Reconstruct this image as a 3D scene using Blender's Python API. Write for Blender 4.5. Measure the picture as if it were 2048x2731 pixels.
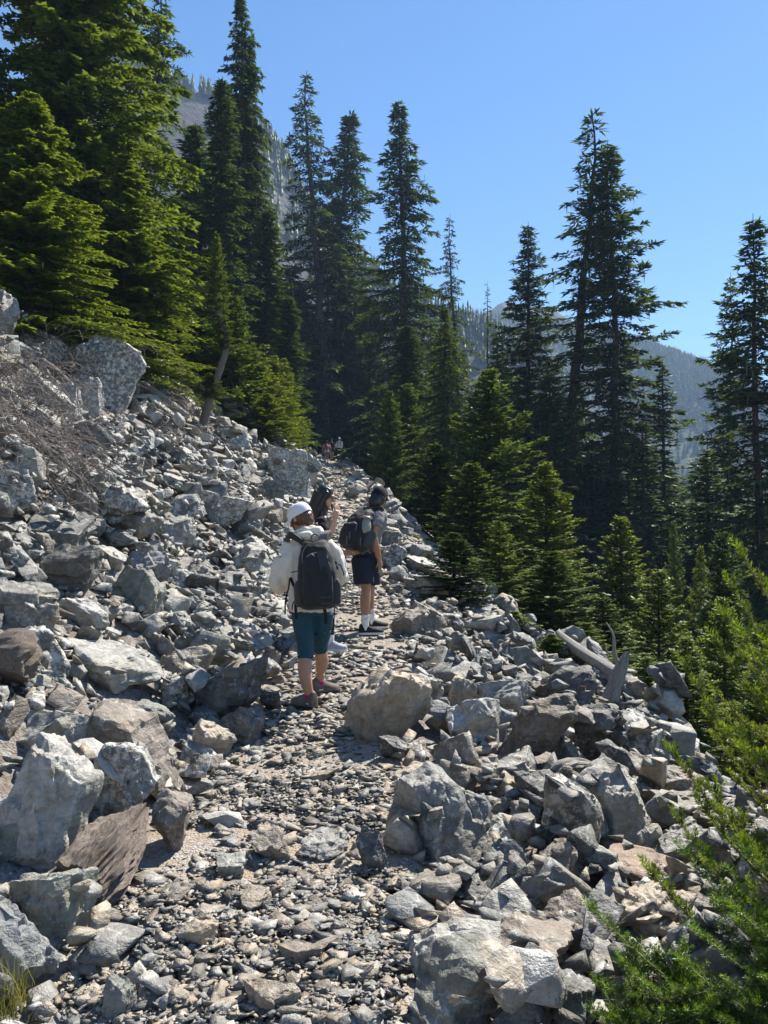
import bpy, bmesh, math, random
import numpy as np
from mathutils import Vector, Matrix, Euler, Quaternion, noise as mnoise

# ------------------------------------------------------------------ scene, camera, sky, sun
for o in list(bpy.data.objects):
    bpy.data.objects.remove(o)
SC = bpy.context.scene
COL = SC.collection
R = math.radians
EYE = 1.55
PITCH = R(2.0)
FPX = 2030.0                       # focal length in photo pixels (2048 wide)
cam_d = bpy.data.cameras.new('camera')
cam_d.sensor_fit = 'HORIZONTAL'
cam_d.sensor_width = 36.0
cam_d.lens = 36.0 * FPX / 2048.0
cam_d.clip_start = 0.05
cam_d.clip_end = 20000
cam = bpy.data.objects.new('camera', cam_d)
cam.location = (0, 0, EYE)
cam.rotation_euler = (R(90) + PITCH, 0, 0)
COL.objects.link(cam)
SC.camera = cam

SUN_EL, SUN_AZ = R(51), R(38)      # azimuth measured clockwise from +Y (ahead) to +X (right)
world = bpy.data.worlds.new('World')
SC.world = world
world.use_nodes = True
wn = world.node_tree
wn.nodes.clear()
w_out = wn.nodes.new('ShaderNodeOutputWorld')
w_bg = wn.nodes.new('ShaderNodeBackground')
w_sky = wn.nodes.new('ShaderNodeTexSky')
w_sky.sky_type = 'NISHITA'
w_sky.sun_disc = False
w_sky.sun_elevation = SUN_EL
w_sky.sun_rotation = SUN_AZ
w_sky.altitude = 900
w_sky.air_density = 1.0
w_sky.dust_density = 0.1
w_sky.ozone_density = 1.5
w_bg.inputs['Strength'].default_value = 0.078
w_hs = wn.nodes.new('ShaderNodeHueSaturation')
w_hs.inputs['Saturation'].default_value = 1.22
wn.links.new(w_sky.outputs[0], w_hs.inputs['Color'])
wn.links.new(w_hs.outputs[0], w_bg.inputs[0])
wn.links.new(w_bg.outputs[0], w_out.inputs[0])

sun_d = bpy.data.lights.new('sun', 'SUN')
sun_d.energy = 5.0
sun_d.angle = R(0.53)
sun_d.color = (1.0, 0.93, 0.81)
sun = bpy.data.objects.new('sun', sun_d)
COL.objects.link(sun)
sdir = Vector((math.sin(SUN_AZ) * math.cos(SUN_EL), math.cos(SUN_AZ) * math.cos(SUN_EL), math.sin(SUN_EL)))
sun.rotation_euler = sdir.to_track_quat('Z', 'Y').to_euler()
sun.location = sdir * 60

SC.view_settings.view_transform = 'Standard'
SC.view_settings.look = 'None'
SC.view_settings.exposure = 1.32
SC.view_settings.gamma = 1.0
SC.render.engine = 'CYCLES'
SC.cycles.max_bounces = 5
SC.cycles.diffuse_bounces = 3
SC.cycles.glossy_bounces = 2
SC.cycles.transparent_max_bounces = 4
SC.cycles.volume_bounces = 0

rng = np.random.default_rng(7)
random.seed(7)
V2P = 2048.0 / 1659.0              # the measuring grid was 1659 wide

# ------------------------------------------------------------------ helpers
def tag(o, label=None, cat=None, group=None, kind=None):
    if label: o['label'] = label
    if cat: o['category'] = cat
    if group: o['group'] = group
    if kind: o['kind'] = kind
    return o

def empty(name, loc=(0, 0, 0), rz=0.0):
    o = bpy.data.objects.new(name, None)
    o.location = loc
    o.rotation_euler = (0, 0, rz)
    o.empty_display_size = 0.1
    COL.objects.link(o)
    return o

def link(name, me, parent=None, mats=()):
    for m in mats:
        if m.name not in [x.name for x in me.materials if x]:
            me.materials.append(m)
    o = bpy.data.objects.new(name, me)
    COL.objects.link(o)
    if parent is not None:
        o.parent = parent
    return o

def mesh_np(name, V, F, smooth=False):
    """V (n,3), F (m,3) or (m,4) arrays -> mesh"""
    V = np.asarray(V, np.float32); F = np.asarray(F, np.int32)
    me = bpy.data.meshes.new(name)
    k = F.shape[1]
    me.vertices.add(len(V)); me.vertices.foreach_set('co', V.ravel())
    me.loops.add(F.size); me.loops.foreach_set('vertex_index', F.ravel())
    me.polygons.add(len(F))
    me.polygons.foreach_set('loop_start', np.arange(0, F.size, k, dtype=np.int32))
    me.polygons.foreach_set('loop_total', np.full(len(F), k, np.int32))
    if smooth:
        me.polygons.foreach_set('use_smooth', np.ones(len(F), bool))
    me.update(calc_edges=True)
    return me

def h2(ix, iy, s):
    v = np.sin(ix * 127.1 + iy * 311.7 + s * 74.7) * 43758.5453
    return v - np.floor(v)

def vnoise(x, y, s=0):
    x = np.asarray(x, float); y = np.asarray(y, float)
    xi = np.floor(x); yi = np.floor(y)
    fx = x - xi; fy = y - yi
    fx = fx * fx * (3 - 2 * fx); fy = fy * fy * (3 - 2 * fy)
    a = h2(xi, yi, s); b = h2(xi + 1, yi, s); c = h2(xi, yi + 1, s); d = h2(xi + 1, yi + 1, s)
    return (a * (1 - fx) + b * fx) * (1 - fy) + (c * (1 - fx) + d * fx) * fy - 0.5

def fbm(x, y, s=0, o=4):
    t = 0; a = 1.0
    for k in range(o):
        t = t + a * vnoise(x * 2 ** k, y * 2 ** k, s + k * 13)
        a *= 0.5
    return t

# ------------------------------------------------------------------ terrain function
_ty = np.arange(-20, 400, 0.25)
_z = np.interp(_ty, [-20, 0, 2.3, 3.6, 6, 8.8, 13, 20, 55, 62, 80, 120, 400], [-0.9, 0, 0, .03, .2, .43, 1.22, 2.6, 6.95, 8.1, 9.5, 11, 14])
_x = np.interp(_ty, [-20, 0, 2.3, 3.6, 6, 8.8, 13, 20, 30, 55, 400], [-.2, -.25, -.38, -.5, -.46, -.3, -.55, -1.15, -1.8, -3.9, -20])
_k = np.ones(9) / 9
_zs = np.convolve(np.pad(_z, 4, 'edge'), _k, 'valid'); _xs = np.convolve(np.pad(_x, 4, 'edge'), _k, 'valid')

def zt(y): return np.interp(y, _ty, _zs)
def xc(y): return np.interp(y, _ty, _xs)
def tw(y): return np.interp(y, [0, 2.3, 4, 6, 9, 12, 20, 60], [.66, .64, .6, .54, .6, .45, .4, .55])

def H(x, y):
    x = np.asarray(x, float); y = np.asarray(y, float)
    c = xc(y); w = tw(y)
    hl = np.maximum(c - x - w, 0); hr = np.maximum(x - c - w, 0)
    k = 0.45
    up = 0.74 * (hl - k * (1 - np.exp(-hl / k)))
    sh = np.interp(y, [0, 4, 8, 12, 20, 60], [2.0, 1.95, 1.55, .75, .5, .4])
    far = np.maximum(hr - sh, 0)
    q = 0.5
    down = 0.17 * np.minimum(hr, sh) + 0.74 * (far - q * (1 - np.exp(-far / q))) + 0.15 * far
    down = np.where(down > 26, 26 + (down - 26) * 0.45, down)
    down = np.minimum(down, 26 + 60 * (1 - np.exp(-(np.maximum(down, 26) - 26) / 60)))
    up = np.minimum(up, 60 + 0 * up) + np.maximum(up - 60, 0) * 0.5
    off = np.clip((np.abs(x - c) - w) / 1.0, 0, 1)
    n = fbm(x * 0.9, y * 0.9, 3, 4) * (0.03 + 0.16 * off) + fbm(x * .13, y * .13, 9, 2) * 0.5 * np.clip((np.abs(x - c) - 3) / 6, 0, 1)
    return zt(y) + up - down + n

_cp, _sp = math.cos(PITCH), math.sin(PITCH)
def ray(px, py):
    """photo pixel (2048 x 2731) -> viewing direction with unit y"""
    a = (px - 1024.0) / FPX; b = (1365.5 - py) / FPX
    d = np.array([a, _cp - b * _sp, _sp + b * _cp])
    return d / d[1]

def ground_at(vx, vy, dmax=90.0):
    """where the line of sight through a measured point meets the ground"""
    d = ray(vx * V2P, vy * V2P)
    t = np.arange(1.2, dmax, 0.02)
    z = EYE + d[2] * t
    below = np.nonzero(z <= H(d[0] * t, t))[0]
    if len(below) == 0: return None
    y = t[below[0]]
    return float(d[0] * y), float(y), float(H(d[0] * y, y))

def at_depth(vx, vy, y):
    d = ray(vx * V2P, vy * V2P)
    return float(d[0] * y), float(y), float(EYE + d[2] * y)

def to_v(x, y, z):
    """world -> measured grid (used only to pick which stones show largest and to write labels)"""
    yy = y * _cp + (z - EYE) * _sp; zz = -y * _sp + (z - EYE) * _cp
    return (1024 + FPX * x / yy) / V2P, (1365.5 - FPX * zz / yy) / V2P, yy

# ------------------------------------------------------------------ materials
class NT:
    def __init__(self, m):
        m.use_nodes = True
        self.t = m.node_tree
        self.t.nodes.clear()
    def n(self, typ, **kw):
        nd = self.t.nodes.new(typ)
        for k, v in kw.items():
            if k.startswith('i_'):
                key = k[2:]
                key = int(key) if key.isdigit() else key.replace('_', ' ')
                nd.inputs[key].default_value = v
            else:
                setattr(nd, k, v)
        return nd
    def l(self, a, b): self.t.links.new(a, b)
    def ramp(self, src, stops, interp='LINEAR'):
        r = self.t.nodes.new('ShaderNodeValToRGB')
        r.color_ramp.interpolation = interp
        while len(r.color_ramp.elements) < len(stops): r.color_ramp.elements.new(0.5)
        for e, (p, c) in zip(r.color_ramp.elements, stops):
            e.position = p
            e.color = (c, c, c, 1) if isinstance(c, (int, float)) else (*c, 1)
        self.l(src, r.inputs[0])
        return r.outputs[0]
    def mix(self, fac, a, b, mode='MIX'):
        m = self.t.nodes.new('ShaderNodeMix')
        m.data_type = 'RGBA'; m.blend_type = mode
        for sock, v in ((0, fac), (6, a), (7, b)):
            if hasattr(v, 'links'): self.l(v, m.inputs[sock])
            elif isinstance(v, (int, float)): m.inputs[sock].default_value = v if sock == 0 else (v, v, v, 1)
            else: m.inputs[sock].default_value = (*v, 1)
        return m.outputs[2]
    def math(self, op, a, b=0.0):
        m = self.t.nodes.new('ShaderNodeMath'); m.operation = op
        for i, v in enumerate((a, b)):
            if hasattr(v, 'links'): self.l(v, m.inputs[i])
            else: m.inputs[i].default_value = v
        return m.outputs[0]

def simple_mat(name, col, rough=0.7, noise=0.0, scale=30.0, bump=0.0, bscale=120.0, spec=0.3, sheen=0.0):
    m = bpy.data.materials.new(name); t = NT(m)
    out = t.n('ShaderNodeOutputMaterial'); p = t.n('ShaderNodeBsdfPrincipled')
    p.inputs['Roughness'].default_value = rough
    p.inputs['Specular IOR Level'].default_value = spec
    if sheen: p.inputs['Sheen Weight'].default_value = sheen
    tc = t.n('ShaderNodeTexCoord')
    if noise:
        nz = t.n('ShaderNodeTexNoise', i_Scale=scale, i_Detail=4.0)
        t.l(tc.outputs['Object'], nz.inputs['Vector'])
        lo = tuple(c * (1 - noise) for c in col); hi = tuple(min(1, c * (1 + noise)) for c in col)
        t.l(t.ramp(nz.outputs[0], [(0.3, lo), (0.7, hi)]), p.inputs['Base Color'])
    else:
        p.inputs['Base Color'].default_value = (*col, 1)
    if bump:
        nb = t.n('ShaderNodeTexNoise', i_Scale=bscale, i_Detail=3.0)
        t.l(tc.outputs['Object'], nb.inputs['Vector'])
        b = t.n('ShaderNodeBump', i_Strength=bump, i_Distance=0.01)
        t.l(nb.outputs[0], b.inputs['Height']); t.l(b.outputs[0], p.inputs['Normal'])
    t.l(p.outputs[0], out.inputs[0])
    return m

def rock_mat(name, joined):
    """grey, blue-grey and tan broken rock with pale lichen and veins; own colour per stone"""
    m = bpy.data.materials.new(name); t = NT(m)
    out = t.n('ShaderNodeOutputMaterial'); p = t.n('ShaderNodeBsdfPrincipled')
    p.inputs['Roughness'].default_value = 0.62
    p.inputs['Specular IOR Level'].default_value = 0.35
    if joined:
        at = t.n('ShaderNodeAttribute', attribute_name='tone')
        base = at.outputs['Color']; lich = at.outputs['Alpha']
        geo = t.n('ShaderNodeNewGeometry'); vec = geo.outputs['Position']
        rnd = geo.outputs['Random Per Island']
        off = t.n('ShaderNodeVectorMath', operation='SCALE'); off.inputs[0].default_value = (31, 17, 47)
        t.l(rnd, off.inputs['Scale'])
        ad = t.n('ShaderNodeVectorMath', operation='ADD'); t.l(vec, ad.inputs[0]); t.l(off.outputs[0], ad.inputs[1])
        vec = ad.outputs[0]
    else:
        oi = t.n('ShaderNodeObjectInfo')
        base = oi.outputs['Color']; lich = oi.outputs['Alpha']
        geo = t.n('ShaderNodeNewGeometry')
        off = t.n('ShaderNodeVectorMath', operation='SCALE'); off.inputs[0].default_value = (31, 17, 47)
        t.l(oi.outputs['Random'], off.inputs['Scale'])
        ad = t.n('ShaderNodeVectorMath', operation='ADD'); t.l(geo.outputs['Position'], ad.inputs[0]); t.l(off.outputs[0], ad.inputs[1])
        vec = ad.outputs[0]
    def nz(scale, detail=5.0, rough=0.6, dist=0.0):
        q = t.n('ShaderNodeTexNoise', i_Scale=scale, i_Detail=detail, i_Roughness=rough, i_Distortion=dist)
        t.l(vec, q.inputs['Vector']); return q.outputs
    N1 = nz(3.0, 4, 0.62); N2 = nz(15, 5, 0.72)
    n1 = N1[0]; n2 = N2[0]
    sep = t.n('ShaderNodeSeparateColor'); t.l(N1[1], sep.inputs[0]); n1r, n1g, n1b = sep.outputs
    sep2 = t.n('ShaderNodeSeparateColor'); t.l(N2[1], sep2.inputs[0]); n2r, n2g, n2b = sep2.outputs
    c = t.mix(1.0, base, t.ramp(n1g, [(0.3, 0.68), (0.5, 1.0), (0.72, 1.22)]), 'MULTIPLY')
    c = t.mix(0.85, c, t.ramp(n2, [(0.3, 0.6), (0.52, 1.02), (0.75, 1.25)]), 'MULTIPLY')
    st = t.ramp(n1b, [(0.52, 0.0), (0.66, 0.5)])
    c = t.mix(st, c, t.mix(1.0, c, (1.3, 1.08, 0.78), 'MULTIPLY'))
    lf = t.math('MULTIPLY', t.ramp(n2g, [(0.48, 0.0), (0.57, 1.0)]), lich)
    c = t.mix(lf, c, (0.50, 0.495, 0.46))
    dk = t.math('MULTIPLY', t.ramp(n2b, [(0.58, 0.0), (0.64, 0.8)]), lich)
    c = t.mix(dk, c, (0.035, 0.033, 0.03))
    vein = t.ramp(n1r, [(0.488, 0.0), (0.5, 0.6), (0.512, 0.0)])
    c = t.mix(t.math('MULTIPLY', vein, t.ramp(n2r, [(0.45, 0.0), (0.55, 1.0)])), c, (0.52, 0.51, 0.47))
    mp = t.n('ShaderNodeMapping'); mp.inputs['Rotation'].default_value = (0.5, 0.35, 0.2); mp.inputs['Scale'].default_value = (5, 5, 34)
    t.l(vec, mp.inputs[0])
    ns = t.n('ShaderNodeTexNoise', i_Scale=1.0, i_Detail=3.0, i_Roughness=0.6); t.l(mp.outputs[0], ns.inputs['Vector'])
    c = t.mix(0.55, c, t.ramp(ns.outputs[0], [(0.3, 0.72), (0.55, 1.05), (0.7, 1.15)]), 'MULTIPLY')
    n2 = t.math('ADD', n2, t.math('MULTIPLY', ns.outputs[0], 0.55))
    t.l(c, p.inputs['Base Color'])
    b = t.n('ShaderNodeBump', i_Strength=0.85, i_Distance=0.028)
    t.l(n2, b.inputs['Height']); t.l(b.outputs[0], p.inputs['Normal'])
    t.l(p.outputs[0], out.inputs[0])
    return m

def ground_mat():
    m = bpy.data.materials.new('soil_and_grit'); t = NT(m)
    out = t.n('ShaderNodeOutputMaterial'); p = t.n('ShaderNodeBsdfPrincipled')
    p.inputs['Roughness'].default_value = 0.9; p.inputs['Specular IOR Level'].default_value = 0.15
    g = t.n('ShaderNodeNewGeometry'); vec = g.outputs['Position']
    def nz(scale, d=5.0, r=0.65):
        q = t.n('ShaderNodeTexNoise', i_Scale=scale, i_Detail=d, i_Roughness=r); t.l(vec, q.inputs['Vector']); return q.outputs[0]
    trail = t.n('ShaderNodeAttribute', attribute_name='trail')
    soil = t.mix(t.ramp(nz(6), [(0.35, 0.0), (0.65, 1.0)]), (0.12, 0.098, 0.08), (0.19, 0.16, 0.13))
    tread = t.mix(t.ramp(nz(4), [(0.35, 0.0), (0.65, 1.0)]), (0.33, 0.265, 0.195), (0.28, 0.235, 0.185))
    c = t.mix(trail.outputs['Fac'], soil, tread)
    vo = t.n('ShaderNodeTexVoronoi', i_Scale=75.0); t.l(vec, vo.inputs['Vector'])
    hs = t.n('ShaderNodeHueSaturation', i_Saturation=0.12, i_Value=0.42); t.l(vo.outputs['Color'], hs.inputs['Color'])
    c = t.mix(t.ramp(nz(9), [(0.42, 0.0), (0.55, 0.65)]), c, hs.outputs[0])
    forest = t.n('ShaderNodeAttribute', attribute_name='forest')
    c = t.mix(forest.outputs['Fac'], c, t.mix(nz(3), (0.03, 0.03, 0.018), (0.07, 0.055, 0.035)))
    t.l(c, p.inputs['Base Color'])
    b = t.n('ShaderNodeBump', i_Strength=0.9, i_Distance=0.02)
    t.l(t.math('ADD', t.math('MULTIPLY', vo.outputs['Distance'], -0.6), nz(30)), b.inputs['Height'])
    t.l(b.outputs[0], p.inputs['Normal']); t.l(p.outputs[0], out.inputs[0])
    return m

M_ROCK = rock_mat('boulder_rock', False)
M_ROCKJ = rock_mat('scree_rock', True)
M_SOIL = ground_mat()

# ------------------------------------------------------------------ the ground sheet
def spaced(lo, hi, d0, g):
    a = [0.0]; d = d0
    while a[-1] < max(abs(lo), abs(hi)):
        a.append(a[-1] + d); d = d if a[-1] < 5 else min(d * g, 60)
    a = np.array(a)
    return np.concatenate([-a[(a > 0) & (a <= abs(lo))][::-1], a[a <= hi]])

def build_ground():
    xs = spaced(-160, 1100, 0.07, 1.035); ys = spaced(-30, 1300, 0.07, 1.03)
    X, Y = np.meshgrid(xs, ys, indexing='ij')
    Z = H(X, Y)
    nx, ny = X.shape
    V = np.stack([X, Y, Z], -1).reshape(-1, 3)
    i = np.arange(nx * ny).reshape(nx, ny)
    F = np.stack([i[:-1, :-1], i[1:, :-1], i[1:, 1:], i[:-1, 1:]], -1).reshape(-1, 4)
    me = mesh_np('ground', V, F, True)
    c = xc(Y); w = tw(Y)
    edge = np.abs(X - c) - w + fbm(X * 3, Y * 3, 21, 3) * 0.25
    tr = np.clip(1 - edge / 0.25, 0, 1)
    a = me.attributes.new('trail', 'FLOAT', 'POINT'); a.data.foreach_set('value', tr.ravel().astype(np.float32))
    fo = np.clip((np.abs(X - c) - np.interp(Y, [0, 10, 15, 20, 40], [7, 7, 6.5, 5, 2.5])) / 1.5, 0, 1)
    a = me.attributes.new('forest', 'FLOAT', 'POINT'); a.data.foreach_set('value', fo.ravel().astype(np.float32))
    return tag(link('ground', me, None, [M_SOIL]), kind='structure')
build_ground()

# ------------------------------------------------------------------ rock shapes
def poly_planes(seed, nplanes, flat=1.0, jitter=0.25):
    """corners of a rock cut by random planes, fitted to the unit box"""
    r = np.random.default_rng(seed)
    N = r.normal(size=(nplanes, 3)); N[:, 2] *= flat
    # bias to a blocky joint pattern
    ax = np.array([[1, 0, 0], [-1, 0, 0], [0, 1, 0], [0, -1, 0], [0, 0, 1], [0, 0, -1]], float)
    ax += r.normal(size=ax.shape) * jitter
    N = np.concatenate([ax, N]); N /= np.linalg.norm(N, axis=1)[:, None]
    D = np.concatenate([np.full(6, 0.8) + r.uniform(-.1, .15, 6), r.uniform(0.72, 1.0, nplanes)])
    pts = []
    n = len(N)
    from itertools import combinations
    idx = np.array(list(combinations(range(n), 3)))
    A = N[idx]; b = D[idx]
    det = np.linalg.det(A); ok = np.abs(det) > 0.05
    P = np.linalg.solve(A[ok], b[ok][..., None])[..., 0]
    inside = (P @ N.T <= D + 1e-6).all(1)
    P = P[inside]
    lo, hi = P.min(0), P.max(0)
    return (P - lo) / (hi - lo) - 0.5

def rock_template(seed, nplanes, detail, jitter=0.3, bev=0.03, amp=0.035):
    P = poly_planes(seed, nplanes, 1.0, jitter)
    bm = bmesh.new()
    for p in P: bm.verts.new(p)
    bmesh.ops.remove_doubles(bm, verts=bm.verts, dist=0.04)
    res = bmesh.ops.convex_hull(bm, input=bm.verts)
    junk = [g for g in res['geom_interior'] if isinstance(g, bmesh.types.BMVert)]
    if junk: bmesh.ops.delete(bm, geom=junk, context='VERTS')
    bmesh.ops.dissolve_limit(bm, angle_limit=R(9), verts=bm.verts, edges=bm.edges)
    if bev:
        bmesh.ops.bevel(bm, geom=list(bm.edges), offset=bev, segments=1, affect='EDGES', clamp_overlap=True)
    bmesh.ops.triangulate(bm, faces=bm.faces)
    lim = {0: 9, 1: 0.30, 2: 0.16, 3: 0.062}[detail]
    for k in range(5):
        long_e = [e for e in bm.edges if e.calc_length() > lim]
        if not long_e: break
        bmesh.ops.subdivide_edges(bm, edges=long_e, cuts=1)
        bmesh.ops.triangulate(bm, faces=bm.faces)
    bm.normal_update()
    if detail:
        o = Vector((seed * 3.1, seed * 1.7, seed * 0.9))
        q = Euler((seed, seed * 2, seed * 3)).to_matrix()
        for v in bm.verts:
            p = v.co
            n = v.normal
            d = mnoise.fractal(p * 2.2 + o, 0.9, 2.1, 3) * amp * 1.6
            lay = (q @ p).z * 5.5 + mnoise.noise(p * 2.0 + o) * 1.4          # bedding steps
            d += (abs((lay % 1.0) - 0.5) - 0.25) * amp * 1.5
            c = mnoise.cell(p * 3.0 + o + Vector((mnoise.noise(p * 4 + o), 0, 0)) * .3)
            d += c * amp * 1.0
            d += (0.5 - abs(mnoise.noise(p * 7.0 + o))) * amp * 0.55 + mnoise.noise(p * 16.0 + o) * amp * 0.22
            v.co = p + n * d
    bm.normal_update()
    V = np.array([v.co[:] for v in bm.verts]); 
    bm.faces.ensure_lookup_table(); bm.verts.index_update()
    F = np.array([[v.index for v in f.verts] for f in bm.faces], np.int32)
    bm.free()
    return V, F

BIG = [rock_template(100 + i, 3 + i % 5, 3, 0.3 + 0.07 * (i % 3), 0.011, 0.034) for i in range(22)]
MED = [rock_template(300 + i, 2 + i % 5, 1, 0.42, 0.014, 0.022) for i in range(24)]
SML = [rock_template(500 + i, 1 + i % 3, 0, 0.5, 0.0) for i in range(30)]
BIGM = []
for i, (V, F) in enumerate(BIG):
    me = mesh_np('boulder', V, F, True)
    me.set_sharp_from_angle(angle=R(26))
    me.materials.append(M_ROCK)
    BIGM.append(me)
MEDM = []
for i, (V, F) in enumerate(MED):
    me = mesh_np('rock', V, F, False); me.materials.append(M_ROCK); MEDM.append(me)

TONES = {  # linear colours of the stone itself, lichen amount
    'blue-grey': (0.165, 0.172, 0.172, 0.15), 'grey': (0.225, 0.220, 0.207, 0.25), 'pale grey': (0.36, 0.352, 0.328, 0.35),
    'dark grey': (0.10, 0.101, 0.10, 0.1), 'tan': (0.34, 0.295, 0.235, 0.15), 'brown': (0.20, 0.172, 0.143, 0.15),
    'greenish grey': (0.225, 0.232, 0.205, 0.1), 'lichen-spotted': (0.22, 0.216, 0.205, 0.95), 'rusty': (0.28, 0.20, 0.15, 0.1)}

# ------------------------------------------------------------------ stacking: a running surface of what has been laid so far
GX0, GX1, GY0, GY1, GC = -14.0, 7.0, 1.0, 66.0, 0.05
gx = np.arange(GX0, GX1, GC); gy = np.arange(GY0, GY1, GC)
GXX, GYY = np.meshgrid(gx, gy, indexing='ij')
G0 = H(GXX, GYY)
G = G0.copy()

def footprint(x, y, r):
    i0 = max(int((x - r - GX0) / GC), 0); i1 = min(int((x + r - GX0) / GC) + 2, G.shape[0])
    j0 = max(int((y - r - GY0) / GC), 0); j1 = min(int((y + r - GY0) / GC) + 2, G.shape[1])
    return i0, i1, j0, j1

ROCKS = []   # dict per stone
def slope_normal(x, y):
    i = min(max(int((x - GX0) / GC), 4), G.shape[0] - 5); j = min(max(int((y - GY0) / GC), 4), G.shape[1] - 5)
    return Vector((-(G0[i + 4, j] - G0[i - 4, j]) / (8 * GC), -(G0[i, j + 4] - G0[i, j - 4]) / (8 * GC), 1.0)).normalized()

def h0(x, y):
    i = min(max(int((x - GX0) / GC), 0), G.shape[0] - 1); j = min(max(int((y - GY0) / GC), 0), G.shape[1] - 1)
    return float(G0[i, j])
HM = np.zeros(G.shape, bool)       # where a measured boulder shows its top

def settle(x, y, rx, ry, rz, embed, hero=False, lay=0.85, zfix=None, cap=None):
    """centre height of a stone lowered on to what lies there; also raises the running surface"""
    r = max(rx, ry)
    i0, i1, j0, j1 = footprint(x, y, r)
    if i1 - i0 < 1 or j1 - j0 < 1: return float(H(x, y)) + rz * (1 - embed)
    sub = G[i0:i1, j0:j1]
    dx = (GXX[i0:i1, j0:j1] - x) / rx; dy = (GYY[i0:i1, j0:j1] - y) / ry
    q = dx * dx + dy * dy
    inn = q < 1.0
    if not inn.any():
        base = float(sub.mean())
    else:
        base = float(np.percentile(sub[inn], 42))
    if cap is not None: base = min(base, float(sub.min()) + cap)
    zc = base + rz * (1 - embed) if zfix is None else zfix
    if hero: HM[i0:i1, j0:j1] |= q < 0.95
    top = zc + rz * lay * np.sqrt(np.clip(1 - q * 0.8, 0, 1))
    np.maximum(sub, np.where(q < 1.1, top, -1e9), out=sub)
    return zc

def pick_tone(x, y, left):
    u = rng.random()
    if abs(x - float(xc(y))) < float(tw(y)) * 1.1:
        names = ['grey', 'blue-grey', 'pale grey', 'tan', 'brown', 'greenish grey', 'dark grey']
        return names[int(np.searchsorted(np.cumsum([.24, .07, .12, .35, .16, .04, .02]), u * .999))]
    if left:
        names = ['grey', 'pale grey', 'lichen-spotted', 'dark grey', 'blue-grey', 'tan', 'brown', 'greenish grey']
        pr = [.27, .22, .2, .07, .08, .08, .05, .03]
    else:
        names = ['grey', 'blue-grey', 'pale grey', 'dark grey', 'greenish grey', 'tan', 'brown', 'lichen-spotted', 'rusty']
        pr = [.27, .2, .13, .07, .08, .14, .05, .05, .01]
    return names[int(np.searchsorted(np.cumsum(pr), u * 0.999))]

def add_rock(x, y, sx, sy, sz, cls, tone=None, embed=0.35, tilt=0.25, rz=None, tmpl=None, hero=None, align=0.6, lay=0.85, zfix=None, cap=None):
    z = settle(x, y, sx / 2, sy / 2, sz / 2, embed, bool(hero), lay, zfix, cap)
    n = slope_normal(x, y)
    q = Vector((0, 0, 1)).rotation_difference(Vector((0, 0, 1)).lerp(n, align).normalized())
    a = rng.uniform(0, 6.283) if rz is None else rz
    e = Euler((rng.normal() * tilt, rng.normal() * tilt, 0)).to_quaternion()
    q = q @ e @ Quaternion((0, 0, 1), a)
    n_t = {'B': len(BIG), 'M': len(MED), 'S': len(SML)}[cls]
    tone = tone or pick_tone(x, y, x < float(xc(y)) - 0.6)
    c = np.array(TONES[tone]); c[:3] *= rng.uniform(0.62, 0.98)
    vx, vy, dep = to_v(x, y, z)
    size_v = (sx + sz) / 2 * FPX / dep / V2P
    ROCKS.append(dict(x=x, y=y, z=z, s=(sx, sy, sz), q=q, cls=cls, t=int(rng.integers(n_t)) if tmpl is None else tmpl,
                      tone=tone, c=c, hero=hero, vx=vx, vy=vy, size=size_v))

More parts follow.
